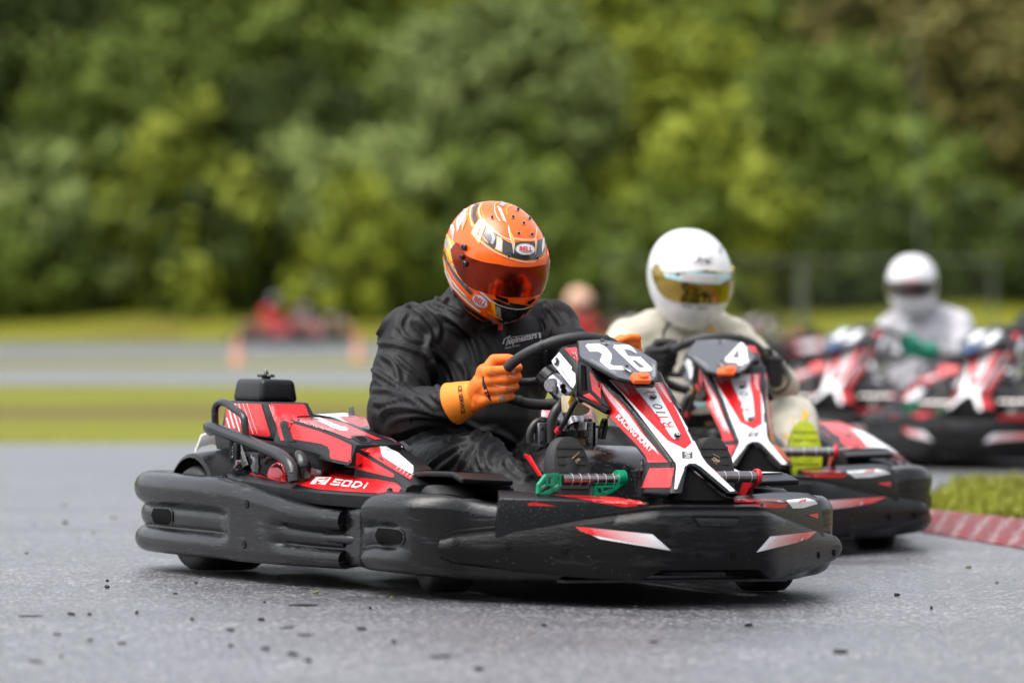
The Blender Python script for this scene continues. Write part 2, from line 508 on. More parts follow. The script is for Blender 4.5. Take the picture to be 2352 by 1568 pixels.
# right hand corner and side, from the middle of the tail round to the neck before the front wheel
rp = catmull(V2p([(-.10, .785), (-.35, .785), (-.53, .775), (-.625, .74), (-.672, .66), (-.684, .54), (-.684, .38), (-.676, .20), (-.660, .0),
                  (-.640, -.15), (-.612, -.28), (-.590, -.36)]), 7)
def tot(path):
    d = [0]
    for i in range(1, len(path)): d.append(d[-1] + (path[i] - path[i - 1]).length)
    return d
def resample(path, n):
    d = tot(path); out = []
    for i in range(n):
        t = d[-1] * i / (n - 1)
        k = max(j for j in range(len(d)) if d[j] <= t + 1e-9)
        k = min(k, len(path) - 2)
        f = (t - d[k]) / max(1e-9, d[k + 1] - d[k])
        out.append(path[k].lerp(path[k + 1], f))
    return out
rp = resample(rp, 110)
def yat(u): return rp[min(109, int(u * 109))].y
def flatw(u):
    y = yat(u)
    if u < .3: return 0.0
    return sstep(.16, .08, y) * (1 - sstep(-.10, -.17, y))
p.add(*band_loft(rp[::-1], lambda u: .040 + .006 * (1 - u), lambda u: .196 + .056 * sstep(0, .38, u),
                 lambda u: .040 - .006 * sstep(.4, .1, u), lambda u: flatw(1 - u), lambda u: 0.0 + .012 * sstep(.12, 0, u)), 'bumper_plastic', True)
bv = p.bvh()
for hx, hy, r_ in ((850, 985, 15), (832, 1268, 14)):
    sticker(p, bv, 'A', ell(hx, hy, r_, r_ * 1.9), 'void_black', step=5)
    sticker(p, bv, 'A', ell(hx, hy, r_ * .75, r_ * 1.5), 'bumper_plastic', off=.002, step=5)
    sticker(p, bv, 'A', ell(hx, hy, r_ * .3, r_ * .6), 'void_black', off=.0026, step=5)
hole = [(205, 1018), (310, 1022), (328, 1042), (328, 1105), (312, 1124), (225, 1118), (205, 1100), (192, 1060)]  # opening painted as a dark patch on the closed band
sticker(p, bv, 'A', [(262 + (a - 262) * 1.12, 1070 + (b - 1070) * 1.16) for a, b in hole], 'bumper_plastic', off=.003, step=6)
sticker(p, bv, 'A', hole, 'void_black', off=.0042, step=6)
reg('side_bumper', p, both=True)
p = Part()
p.add(*band_loft(V2p([(.11, .782), (0, .782), (-.11, .782)])[::1], lambda u: .08, lambda u: .24, lambda u: .035, lambda u: 1, lambda u: 0), 'bumper_plastic', True)
reg('rear_bumper', p)

# ---------- bulged guard round each front wheel, hollow neck at its tail
p = Part()
gp = catmull(V2p([(-.51, -.26), (-.555, -.31), (-.564, -.36), (-.566, -.41), (-.566, -.455), (-.568, -.54), (-.564, -.62), (-.548, -.69), (-.51, -.74),
                  (-.45, -.785), (-.37, -.86), (-.28, -.93)]), 7)
gp = resample(gp, 80)
def g_am(u): return .026 + .030 * sstep(.25, .36, u) - .022 * sstep(.55, .72, u)
def g_zt(u):
    return .208 + .035 * sstep(.24, .40, u) - .02 * sstep(.62, .80, u) - .045 * sstep(.78, 1, u)
def g_zb(u): return .056 - .004 * sstep(.22, .34, u) - .010 * sstep(.5, .8, u)
def g_flat(u): return 1 - .62 * sstep(.27, .36, u) + .62 * sstep(.47, .58, u)
gm = band_loft([Vector(v) for v in gp[::-1]], lambda u: g_zb(1 - u), lambda u: g_zt(1 - u), lambda u: g_am(1 - u), lambda u: min(1, g_flat(1 - u)), lambda u: 0, thick=.11)
p.add(*gm, 'bumper_plastic', True)
bv = p.bvh()
hole = [(290, 1068), (430, 1078), (458, 1100), (460, 1150), (440, 1175), (310, 1172), (285, 1155), (270, 1110)]  # not cut through: its inner shade is a near-black patch
sticker(p, bv, 'C', [(366 + (a - 366) * 1.14, 1122 + (b - 1122) * 1.18) for a, b in hole], 'bumper_plastic', off=.003, step=6)
sticker(p, bv, 'C', hole, 'void_black', off=.0042, step=6)
reg('wheel_guard', p, both=True)

# ---------- front bumper: one bent panel with a rounded lip
half = [(0, -1.14), (.10, -1.14), (.156, -1.135), (.26, -1.06), (.40, -.945), (.50, -.862), (.535, -.836), (.550, -.822), (.558, -.812)]
fpath = [(-a, b) for a, b in half[::-1]] + half[1:]
fp = resample(catmull(V2p(fpath), 8), 121)
def f_s(v): return abs(v.x)
def interp(tab, x):
    if x <= tab[0][0]: return tab[0][1]
    for (a, va), (b, vb) in zip(tab, tab[1:]):
        if x <= b: return va + (vb - va) * (x - a) / (b - a)
    return tab[-1][1]
ztop = [(0, .236), (.13, .236), (.17, .233), (.30, .207), (.45, .178), (.53, .165), (.572, .158)]
zbot = [(0, .082), (.135, .082), (.19, .056), (.30, .060), (.42, .070), (.52, .082), (.572, .090)]
rings = []
for i, v in enumerate(fp):
    a = fp[max(i - 1, 0)]; b = fp[min(i + 1, 120)]
    t = (b - a).normalized(); n = Vector((t.y, -t.x, 0))
    end = min(i, 120 - i) / 3.0
    shr = 1.0 if end >= 1 else math.sqrt(max(0.72, 1 - (1 - end) ** 2))
    z0, z1 = interp(zbot, f_s(v)), interp(ztop, f_s(v))
    zc = (z0 + z1) / 2; z0 = zc + (z0 - zc) * shr; z1 = zc + (z1 - zc) * shr
    prof = []
    for k in range(13):
        tt = k / 12
        o = .010 * math.sin(math.pi * tt) + (-.016 * (1 - math.cos((tt - .9) / .1 * math.pi / 2)) if tt > .9 else 0) - .01 * sstep(.12, 0, tt)
        prof.append((o, z0 + (z1 - .012 - z0) * tt))
    prof += [(-.016, z1 - .004), (-.026, z1), (-.042, z1 - .004), (-.046, z1 - .02), (-.03, z0 + .04), (-.025, z0 + .002)]
    rings.append([v + n * o + Vector((0, 0, z)) for o, z in prof])
p = Part(); p.add(*fixn(loft(rings)), 'nose_plastic', True)
bv = p.bvh()
Lq = [(1656, 1056), (2105, 1095), (2275, 1200), (1770, 1112)]     # in C
E_ = lambda X, Y: ((1378.1 + X * .27461 - 775.2) / .32954, (976.2 + Y * .27461 - 861.3) / .32954)
outl = [(1656, 1056), (1740, 1062), E_(440, 912), E_(590, 1046), E_(0, 950), (1770, 1112), (1700, 1088)]
sticker(p, bv, 'C', outl, 'white_sticker', mirror=False)
a1, a2, b1, b2 = (1656, 1056), E_(440, 912), E_(590, 1046), (1735, 1105)
sticker(p, bv, 'C', [(1656, 1056), (1745, 1062), (1800, 1120), (1740, 1103), (1700, 1087)], 'red_sticker', off=.0018)
bars(p, bv, 'C', [(1745, 1063), E_(400, 908), E_(540, 1035), (1800, 1119)], 17, 'red_sticker', fill=(.85, .10))
o2 = [(1308, 1060), (1420, 930), (1800, 887), (1735, 945), (1640, 980)]
sticker(p, bv, 'E', o2, 'white_sticker')
sticker(p, bv, 'E', [(1700, 898), (1808, 886), (1740, 946), (1690, 962)], 'red_sticker', off=.0018)
bars(p, bv, 'E', [(1712, 897), (1440, 928), (1350, 1048), (1672, 968)], 17, 'red_sticker', fill=(.85, .10))
# hand slot in the middle
sticker(p, bv, 'E', [(762, 748), (1190, 752), (1120, 852), (830, 848)], 'cover_plastic', off=.002)
sticker(p, bv, 'E', [(775, 758), (1170, 762), (1162, 785), (795, 778)], 'void_black', off=.003)
sticker(p, bv, 'E', [(795, 778), (1162, 785), (1110, 843), (838, 843)], 'black_gloss', off=.003)
for hx, hy in ((825, 1090), (1112, 1090)):
    sticker(p, bv, 'E', ell(hx, hy, 26, 28), 'void_black'); sticker(p, bv, 'E', ell(hx, hy, 20, 22), 'nose_plastic', off=.002)
    sticker(p, bv, 'E', ell(hx, hy, 8, 8), 'void_black', off=.0025)
for hx, hy in ((827, 1158), (1193, 1186), (1585, 1215)):
    sticker(p, bv, 'C', ell(hx, hy, 25, 28), 'void_black'); sticker(p, bv, 'C', ell(hx, hy, 20, 23), 'nose_plastic', off=.002)
    sticker(p, bv, 'C', ell(hx, hy, 8, 8), 'void_black', off=.0025)
for hx, hy in ((1827, 1085), (1955, 1065)):
    sticker(p, bv, 'E', ell(hx, hy, 11, 30), 'void_black')
grs = random.Random(4)
for k in range(26):     # blades of cut grass stuck to the wet panel
    X, Y = grs.uniform(-900, 1900), grs.uniform(1080, 1250)
    an = grs.uniform(0, math.pi); l_ = grs.uniform(8, 26)
    sticker(p, bv, 'E', ribbon([(X, Y), (X + l_ * math.cos(an), Y + l_ * math.sin(an) * .8)], 4), 'leaf_bit', step=20)
reg('front_bumper', p)

# ---------- decks between the nose and the front wheels
top = [Vector(v) for v in ((-.15, -.93, .247), (-.40, -.80, .258), (-.435, -.870, .258), (-.448, -.900, .242), (-.155, -1.105, .240))]
bot = [Vector(v) for v in ((-.15, -.93, .15), (-.40, -.80, .15), (-.445, -.870, .15), (-.460, -.905, .15), (-.16, -1.10, .15))]
def deck(): return Part().add(*prism(bot, top, .004), 'cover_plastic', False).add(*prism([(-.15, -.80, .15), (-.38, -.74, .15), (-.38, -.82, .15), (-.15, -.95, .15)], [(-.15, -.80, .225), (-.38, -.74, .225), (-.38, -.82, .225), (-.15, -.95, .225)], .004), 'cover_plastic', False)
p = deck(); bv = p.bvh()
sticker(p, bv, 'C', [(1325, 893), (1375, 885), (1530, 912), (1700, 942), (1380, 975), (1345, 940)], 'red_sticker')
sticker(p, bv, 'C', [(1650, 858), (2090, 868), (2090, 912), (1990, 917)], 'red_sticker')
sticker(p, bv, 'E', [(0, 596), (440, 632), (515, 648), (500, 665), (0, 650)], 'red_sticker', off=.002)
sticker(p, bv, 'C', [(1500, 838), (1640, 838), (2085, 857), (2085, 866), (1640, 855)], 'dark_red_sticker')
reg('nose_deck', p)
p = deck().mirrored(); bv = p.bvh()
sticker(p, bv, 'E', [(1555, 632), (1720, 612), (1790, 625), (1818, 655), (1700, 690), (1610, 695)], 'white_sticker', step=4)
sticker(p, bv, 'E', [(1090, 625), (1200, 618), (1490, 625), (1540, 645), (1400, 640), (1150, 645)], 'dark_red_sticker')
sticker(p, bv, 'E', [(1165, 660), (1400, 655), (1575, 655), (1540, 690), (1430, 690)], 'red_sticker')
sticker(p, bv, 'E', [(1740, 750), (1822, 735), (1822, 780), (1760, 762)], 'red_sticker')
write(p, bv, 'E', 'JPR', (1650, 652), (1720, 640), (1652, 630), 'logo_red', off=.003, shear=.4, bold=.03)
reg('nose_deck', p)

# ---------- front wheel fenders
def fender(ys=0):
    q_ = Part()
    # outer arch seen from the side, extruded across
    prof_o = [('C', 440, 860), ('C', 550, 690), ('C', 780, 668), ('C', 1150, 674), ('C', 1275, 760)]
    yo = [-.40, -.475, -.56, -.70, -.76]; zo = [.225, .289, .296, .299, .284]
    yi = [-.415, -.487, -.565, -.70, -.755]; zi = [.225, .275, .282, .285, .271]
    ox, ix = -.475, -.335
    ringo = [Vector((ox, y, z)) for y, z in zip(yo, zo)] + [Vector((ox, y, z)) for y, z in zip(yi[::-1], zi[::-1])]
    ringi = [Vector((ix, y, z - .005)) for y, z in zip(yo, zo)] + [Vector((ix, y, z - .005)) for y, z in zip(yi[::-1], zi[::-1])]
    q_.add(*prism(ringo, ringi, .005), 'cover_plastic', False)
    # inner back wall
    q_.add(*slab([(ix, -.41, .12), (ix, -.41, .22), (ix, -.49, .275), (ix, -.70, .285), (ix, -.76, .26), (ix, -.76, .12)], (1, 0, 0), .006), 'cover_plastic')
    return q_
p = fender()
bv = p.bvh()
def ftop(u, y):      # u 0 outer, 1 inner
    return Vector((-.475 + .14 * u, y, interp([(.40, .225), (.475, .289), (.56, .296), (.70, .299), (.76, .284)], -y) - .005 * u))
def fpatch(rows, m_, o_):
    V = [ftop(u, y) + Vector((0, 0, o_)) for y, u0, u1 in rows for u in (u0, u1)]
    p.add(V, [(2 * k, 2 * k + 1, 2 * k + 3, 2 * k + 2) for k in range(len(rows) - 1)], m_)
fpatch([(-.480, .08, .92), (-.56, .06, .94), (-.63, .06, .94), (-.70, .08, .92)], 'white_sticker', .003)
fpatch([(-.59, .45, .6), (-.63, .3, .8), (-.68, .5, .8)], 'red_sticker', .0045)
reg('wheel_fender', p, both=True)

# ---------- wheels
def wheel_part(cx, cy, w, r_, steer=0):
    t = Part(); hw = w / 2
    prof = [(r_ * .50, -hw * .80), (r_ * .62, -hw * .98), (r_ * .80, -hw), (r_ * .93, -hw * .93), (r_ * .985, -hw * .80), (r_, -hw * .5), (r_, hw * .5),
            (r_ * .985, hw * .80), (r_ * .93, hw * .93), (r_ * .80, hw), (r_ * .62, hw * .98), (r_ * .50, hw * .80)]
    ax = Matrix.Rotation(R(steer), 3, 'Z') @ Vector((1, 0, 0))
    t.add(*fixn(lathe(prof + [prof[0]], (cx, cy, r_), ax, 48, closed=False)), 'tyre_rubber', True)
    rim = Part()
    pr = [(.0, -hw * .35), (r_ * .2, -hw * .38), (r_ * .24, -hw * .62), (r_ * .40, -hw * .45), (r_ * .50, -hw * .78), (r_ * .53, -hw * .82), (r_ * .53, hw * .82),
          (r_ * .50, hw * .78), (r_ * .40, hw * .45), (r_ * .24, hw * .62), (r_ * .2, hw * .38), (.0, hw * .35)]
    rim.add(*fixn(lathe([(max(a, .0004), b) for a, b in pr], (cx, cy, r_), ax, 32)), 'black_gloss', True)
    return t, rim
for cx, cy, w, st in ((-.56, .445, .20, 0), (.56, .445, .20, 0), (-.45, -.63, .115, -14), (.45, -.63, .125, -14)):
    t, rim = wheel_part(cx, cy, w, .138 if w > .15 else .130, st)
    if w == .115:
        t.xform(Matrix.Translation((0, 0, .004))); rim.xform(Matrix.Translation((0, 0, .004)))
    i = reg('wheel', rim); reg('tyre', t, parent=i)

# ---------- mudguards over the rear wheels
p = Part(); rings = []
for k in range(19):
    a = R(-8 + 176 * k / 18)      # from behind the wheel over the top to its front
    ca, sa = math.cos(a), math.sin(a)
    rr_ = .163
    flare = .03 * max(0, sa)
    ring = []
    for xx, dr in ((-.655, -.004), (-.650, .006), (-.60, .013), (-.53, .020), (-.47, .040), (-.43, .075), (-.425, .07), (-.47, .033), (-.53, .012), (-.60, .005), (-.645, -.003)):
        r2 = rr_ + dr * (1 if sa > .2 else .4)
        ring.append(Vector((xx, .445 + ca * r2 * 1.02, .138 + sa * r2)))
    rings.append(ring)
p.add(*fixn(loft(rings)), 'cover_plastic', True)
reg('mudguard', p, both=True)

# ---------- engine cover: tower, hood and front block
p = Part()
tb = [Vector(v) for v in ((-.555, .485, .366), (-.555, .112, .350), (-.415, .112, .350), (-.415, .485, .366))]
tt = [Vector(v) for v in ((-.540, .472, .448), (-.540, .208, .448), (-.430, .208, .448), (-.430, .472, .448))]
p.add(*prism(tb, tt, .007), 'cover_plastic', True)
# hood: stations along its length
def sect(y, zt, zs, zb_, xo=-.553, xi=-.415, xl=-.565):
    return [Vector((xl, y, zb_)), Vector((xo - .004, y, zs)), Vector((xo + .012, y, zt)), Vector((xi, y, zt + .002)), Vector((xi, y, zb_))]
st = [sect(.14, .408, .355, .33), sect(.085, .407, .352, .325), (sect(-.02, .398, .350, .32)), sect(-.12, .385, .342, .312), sect(-.22, .369, .325, .305), sect(-.312, .352, .308, .300)]
V, F = loft(st); p.add(*solid(V, F, .005), 'cover_plastic', True)
# ledge under tower and hood
led = [Vector(v) for v in ((-.572, .49, .362), (-.572, .10, .345), (-.572, -.02, .338), (-.566, -.15, .325), (-.40, -.15, .335), (-.40, .49, .37))]
p.add(*prism([v - Vector((-.008, 0, .045)) for v in led], led, .008), 'cover_plastic', True)
# front block sloping to the front
s2 = [sect(-.265, .343, .325, .225, -.515, -.40, -.53), sect(-.33, .333, .318, .225, -.515, -.40, -.53), sect(-.43, .305, .290, .225, -.515, -.40, -.53), sect(-.56, .262, .255, .225, -.52, -.41, -.53)]
V, F = loft(s2); p.add(*solid(V, F, .005), 'cover_plastic', True)
p.add(*box((-.47, -.24, .315), (.10, .10, .05), .01), 'cover_plastic', True)
bv = p.bvh()
# striped side of the tower
sideq = [(262, 385), (665, 392), (770, 735), (740, 745), (510, 715), (236, 650)]
sticker(p, bv, 'L', sideq, 'red_sticker')
for k, (x0, w) in enumerate(((252, 16), (300, 15), (345, 14), (388, 11), (430, 7), (478, 5), (520, 4))):
    x1 = x0 + 95 + k * 3
    top_, bt = 388, (655 if k < 2 else 690 if k < 4 else 715)
    y0 = 430 if k == 0 else top_
    xs = lambda y: x0 + (x1 - x0) * (y - top_) / 330 - 8
    sticker(p, bv, 'L', [(xs(y0), y0), (xs(y0) + w, y0), (xs(bt) + w, bt), (xs(bt), bt)], 'white_sticker', off=.0022, step=30)
# red front of the tower
sticker(p, bv, 'L', [(760, 392), (1110, 398), (1135, 410), (1178, 520), (1050, 528), (890, 535), (872, 560), (872, 600), (925, 785), (880, 790), (748, 400)], 'red_sticker')
# hood top
sticker(p, bv, 'L', [(878, 545), (945, 538), (962, 597), (958, 625), (1010, 775), (1040, 800), (935, 800), (915, 770), (870, 600)], 'cover_plastic', off=.003)
sticker(p, bv, 'L', [(930, 553), (1210, 538), (1330, 550), (1560, 600), (1640, 640), (1730, 680), (1965, 778), (1880, 783), (1840, 760), (1790, 735), (1640, 738), (1610, 770), (1400, 690), (1200, 620)], 'red_sticker')
sticker(p, bv, 'L', [(1225, 545), (1290, 545), (1450, 610), (1420, 615)], 'digit_white', off=.002)
for k in range(3):
    o_ = k * 90
    sticker(p, bv, 'L', [(1310 + o_, 590 + k * 26), (1390 + o_, 590 + k * 26), (1500 + o_ * .6, 660 + k * 8), (1450 + o_ * .6, 668 + k * 8)], 'digit_white', off=.002)
sticker(p, bv, 'L', [(1245, 572), (1330, 582), (1600, 690), (1520, 690)], 'digit_white', off=.0022)
write(p, bv, 'L', 'RACING KART', (1075, 590), (1440, 705), (1090, 568), 'pink_hatch', bold=.01)
# pocket at the end of the hood
sticker(p, bv, 'L', [(1622, 742), (1680, 736), (1790, 740), (1830, 765), (1870, 790), (1830, 822), (1740, 820), (1690, 790)], 'cover_plastic', off=.002)
sticker(p, bv, 'L', [(1665, 755), (1760, 750), (1800, 775), (1810, 805), (1745, 812), (1700, 780)], 'void_black', off=.003)
# red side of the hood
sticker(p, bv, 'L', [(960, 597), (985, 595), (1100, 630), (1300, 690), (1500, 770), (1640, 838), (1645, 860), (1636, 1015), (1625, 1028), (1420, 985), (1408, 965), (1408, 900), (1385, 855), (1320, 825), (1015, 775), (995, 755)], 'red_sticker')
# front block
sticker(p, bv, 'L', [(1690, 918), (1710, 918), (2095, 1150), (2102, 1175), (2095, 1190), (1690, 1095), (1676, 1085)], 'red_sticker')
sticker(p, bv, 'L', [(1728, 880), (1940, 850), (1970, 965), (2140, 1075), (2300, 1180), (2270, 1215), (2200, 1170)], 'red_sticker')
sticker(p, bv, 'L', [(1940, 849), (2010, 848), (2150, 930), (2305, 1065), (2305, 1165), (2140, 1075), (1970, 965)], 'white_sticker', off=.0018)
for k in range(5): sticker(p, bv, 'L', ribbon([(2120 + 35 * k, 1100 + 24 * k), (2150 + 35 * k, 1068 + 24 * k)], 5), 'white_sticker', off=.002)
i_cov = reg('engine_cover', p)
# ---------- low rounded pod on the other side, where there is no engine
p = Part(); rings = []
for y, h_, o_ in ((-.50, .255, 0), (-.42, .29, 0), (-.28, .325, 0), (-.10, .352, 0), (.10, .365, 0), (.30, .362, 0), (.44, .345, 0), (.54, .31, -.02), (.60, .26, -.05)):
    rings.append([Vector((x_ + (o_ if x_ > .5 else 0), y, .215 + (h_ - .215) * t_)) for x_, t_ in ((.37, 0), (.375, .80), (.40, .97), (.45, 1.0), (.51, .93), (.57, .70), (.61, .35), (.625, 0))])
p.add(*fixn(loft(rings)), 'cover_plastic', True)
def pod(y, t_):
    k = max(i for i in range(len(rings)) if rings[i][0].y <= y + 1e-6); k = min(k, len(rings) - 2)
    f = (y - rings[k][0].y) / (rings[k + 1][0].y - rings[k][0].y); q0 = [a.lerp(b, f) for a, b in zip(rings[k], rings[k + 1])]
    j = min(int(t_), 6); return q0[j].lerp(q0[j + 1], t_ - j)
def podpatch(ys, ts, m_, o_):
    V = [pod(y, t_) + Vector((.4, -.1, 1)).normalized() * o_ for y in ys for t_ in ts]; n_ = len(ts)
    p.add(V, [(i * n_ + j, i * n_ + j + 1, (i + 1) * n_ + j + 1, (i + 1) * n_ + j) for i in range(len(ys) - 1) for j in range(n_ - 1)], m_, True)
podpatch([-.44, -.34, -.24, -.12, 0, .14, .28, .40, .50], [1.6, 2.4, 3.2, 4, 4.6, 5.2, 5.7], 'red_sticker', .003)
podpatch([-.40, -.32, -.24, -.16], [3.4, 4, 4.6, 5.2, 5.6], 'white_sticker', .0045)
podpatch([.02, .10, .20], [2.2, 2.8, 3.4], 'helmet_dark', .0045)
reg('side_pod', p)

# ---------- fuel tank on the tower with its star knob
p = Part()
tb = [Vector(v) for v in ((-.530, .470, .446), (-.530, .288, .446), (-.418, .288, .446), (-.418, .470, .446))]
t2 = [Vector(v) for v in ((-.522, .462, .506), (-.522, .297, .506), (-.426, .297, .506), (-.426, .462, .506))]
p.add(*prism(tb, t2, .016, 4), 'black_gloss' if False else 'cover_plastic', True)
i = reg('engine_lid', p)
p = Part()
kc = U('L', 715, 128, x=-.476)
p.add(*lathe([(.012, -.004), (.012, .008), (.008, .01)], kc, n=16), 'black_gloss', True)
star = []
for k in range(24):
    a = 2 * math.pi * k / 24; rr_ = .021 + .005 * math.cos(5 * a)
    star.append(Vector((rr_ * math.cos(a), rr_ * math.sin(a), 0)))
p.add(*prism([kc + v + Vector((0, 0, .006)) for v in star], [kc + v * .93 + Vector((0, 0, .014)) for v in star], .002, 1), 'black_gloss', True)
p.add(*lathe([(.007, 0), (.007, .007), (.0035, .007), (.0035, .013), (.0030, .0135)], kc + Vector((0, 0, .014)), n=6), 'alloy', False)
reg('knob', p, parent=i)

# ---------- inner cover next to the seat, white and red hatched
p = Part()
it = [Vector(v) for v in ((-.408, .25, .420), (-.408, .10, .412), (-.395, -.08, .360), (-.30, -.10, .345), (-.285, .06, .385), (-.29, .17, .414), (-.31, .24, .424))]
p.add(*prism([Vector((v.x, v.y, .24)) for v in it], it, .006), 'cover_plastic', True)
bv = p.bvh()
sticker(p, bv, 'L', [(1245, 508), (1560, 495), (1730, 520), (2195, 860), (1970, 862), (1760, 700), (1560, 590), (1440, 540)], 'white_sticker')
sticker(p, bv, 'L', [(1500, 535), (1745, 525), (1900, 640), (2000, 720), (1800, 720), (1600, 600)], 'pink_hatch', off=.0018)
bars(p, bv, 'L', [(1500, 540), (2080, 860), (2190, 850), (1745, 528)], 26, 'red_sticker', fill=(.5, .3), off=.0024)
sticker(p, bv, 'L', [(1745, 655), (1800, 648), (1900, 665), (1990, 715), (1990, 730), (1870, 728), (1780, 690)], 'black_gloss', off=.004)
sticker(p, bv, 'L', [(1820, 690), (1900, 680), (1940, 700), (1880, 708)], 'alloy', off=.006, step=6)
write(p, bv, 'L', 'START', (2187, 940), (2222, 942), (2187, 928), 'digit_white', off=.002, bold=.01)
write(p, bv, 'L', 'OFF', (2150, 939), (2172, 940), (2150, 930), 'digit_white', off=.002, bold=.01)
sticker(p, bv, 'L', ell(2138, 934, 8, 11), 'digit_white', off=.002, step=8)
reg('seat_side_cover', p)

# ---------- low side cover with the maker's name
p = Part()
org = Vector((-.6, 0, .262)); nn = Vector((-.30, 0, 1)).normalized()
def on_pl(ref, X, Y, o=org, n=nn, K=K1):
    a, d = local_ray(K, px(ref, (X, Y)))
    return a + d * ((o - a).dot(n) / d.dot(n))
out = [(290, 1135), (360, 1110), (470, 1140), (520, 1096), (700, 1150), (960, 1207), (1040, 1197), (1290, 1128), (1400, 1125), (1960, 1203), (2160, 1250), (2240, 1300),
       (2180, 1400), (1800, 1385), (1300, 1350), (850, 1290), (440, 1215), (300, 1195)]
xs_ = [-.64, -.61, -.60, -.58, -.58, -.57, -.56, -.515, -.51, -.515, -.52, -.53, -.555, -.59, -.63, -.66, -.665, -.65]
pts = [U('L', q_[0], q_[1], x=x_) for q_, x_ in zip(out, xs_)]
pts2 = [Vector((max(-.70, v.x), v.y, v.z)) for v in pts]
p.add(*prism([v + Vector((.008, 0, -.032)) for v in pts], pts, .005), 'cover_plastic', True)
bv = p.bvh()
sticker(p, bv, 'L', [(468, 1132), (520, 1098), (700, 1153), (960, 1211), (1040, 1201), (1290, 1132), (1370, 1130), (1900, 1208), (2135, 1252), (2178, 1306), (2135, 1370), (1650, 1345), (1290, 1320), (870, 1232), (600, 1170), (470, 1146)],
        'red_sticker')
# mark: slanted block with an S shaped gap, then the name
sticker(p, bv, 'L', [(1255, 1188), (1428, 1190), (1355, 1272), (1190, 1262)], 'digit_white', off=.002)
for rb in ([(1385, 1205), (1290, 1215), (1262, 1235), (1300, 1245), (1245, 1262)], [(1395, 1198), (1350, 1232), (1300, 1262), (1262, 1268)]):
    sticker(p, bv, 'L', ribbon(rb, 8), 'red_sticker', off=.0026, step=30)
def glyphs(word):
    out_ = []
    for ch in word: out_.append(ch)
    return out_
B_ = lambda u, v: (1405 + 455 * u - 0 * v + 50 * v, 1268 - 55 * (1 - u) * 0 + 55 * u - 62 * v)
def stroke(pts_, w=15, m='digit_white', f=None, pr=None, bv_=None, ref='L', off=.002):
    sticker(pr or p, bv_ or bv, ref, ribbon([(f or B_)(*q_) for q_ in pts_], w), m, off=off, step=30)
p.nm = True
for s_ in ([(.22, .92), (.04, .92), (.02, .52), (.20, .5), (.20, .08), (.0, .08)],                       # S
           [(.27, .92), (.44, .92)], [(.43, .95), (.43, .05)], [(.44, .08), (.26, .08)], [(.27, .05), (.27, .95)],   # O
           [(.52, .92), (.64, .92), (.70, .6)], [(.70, .62), (.68, .35), (.62, .08), (.50, .08)], [(.52, .05), (.52, .95)],   # D
           [(.80, .02), (.80, .70)], [(.80, .84), (.80, .98)]):
    stroke(s_)
p.nm = False
reg('side_cover', p, both=True)
p = Part()     # fixing studs of the side cover
for X, Y in ((385, 1125), (2050, 1368)):
    c = U('L', X, Y, x=(-.625 if X < 1000 else -.56))
    p.add(*lathe([(.014, 0), (.014, .004), (.008, .008), (.007, .013), (.001, .014)], c + Vector((0, 0, .001)), n=14), 'black_gloss', True)
    p.add(*lathe([(.004, .013), (.004, .017), (.001, .0175)], c, n=6), 'alloy')
reg('fixing_stud', p, both=True)
p = Part()
p.add(*slab([U('L', X, Y, x=x_) for X, Y, x_ in ((1825, 1395, -.59), (2150, 1420, -.555), (2240, 1432, -.55), (2180, 1450, -.565), (1825, 1440, -.60))], (0, 0, 1), .018, .004), 'cover_plastic', True)
bv = p.bvh(); sticker(p, bv, 'L', [(1880, 1388), (2150, 1402), (2150, 1420), (1980, 1410)], 'red_sticker')
p.add(*box((-.625, .30, .225), (.03, .04, .06), .006), 'black_gloss', True)
reg('cover_bracket', p, both=True)

# ---------- tubular guard outside the engine
p = Part()
gx = -.635
main = [U('A', 600, 470, x=gx + .05), U('A', 583, 452, x=gx + .012), U('A', 600, 448, x=gx), U('A', 700, 487, x=gx), U('A', 860, 548, x=gx), U('A', 1000, 606, x=gx), U('A', 1085, 645, x=gx), U('A', 1145, 700, x=gx), U('A', 1170, 760, x=gx), U('A', 1180, 830, x=gx)]
p.add(*tube(main, .0155, 14, 5), 'black_paint', True)
hoop = [U('A', X, Y, x=gx + .005) for X, Y in ((630, 450), (628, 400), (628, 335), (640, 295), (668, 277), (705, 283), (760, 322), (805, 352), (828, 385), (835, 430), (842, 540))]
p.add(*tube(hoop, .0098, 12, 5), 'black_paint', True)
for X, Y in ((630, 440), (842, 530)):
    p.add(*lathe([(.014, -.004), (.0125, .004), (.010, .007)], U('A', X, Y, x=gx + .004), n=14), 'black_paint', True)
reg('guard_rail', p)
p = Part()
p.add(*tube([U('A', X, Y, x=-.60) for X, Y in ((1235, 800), (1240, 720), (1222, 660), (1205, 625))], [.020, .021, .016, .008], 14, 5), 'black_gloss', True)
reg('guard_horn', p)

# ---------- engine and hidden machinery
p = Part()
p.add(*box((-.44, .22, .21), (.20, .34, .20), .015), 'engine_grey', True)
p.add(*box((-.47, -.02, .27), (.12, .14, .08), .012), 'engine_red', True)
bv = p.bvh()
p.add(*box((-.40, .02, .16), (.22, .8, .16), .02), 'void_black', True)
sticker(p, bv, 'A', [(1325, 695), (1358, 693), (1370, 768), (1340, 768)], 'white_sticker')
i_eng = reg('engine', p)
p = Part()
cc = U('A', 1052, 790, x=-.575)
ax = Vector((-1, -.35, .15))
p.add(*fixn(lathe([(.038, -.03), (.038, -.006), (.033, .002), (.02, .006), (.001, .007)], cc, ax, 36)), 'engine_red', True)
bv = p.bvh()
for k in range(14):
    a = R(195 + k * 12.5)
    c0 = (1052 + 52 * math.cos(a), 790 + 62 * math.sin(a)); c1 = (1052 + 82 * math.cos(a), 790 + 88 * math.sin(a))
    sticker(p, bv, 'A', ribbon([c0, c1], 9), 'void_black', step=30)
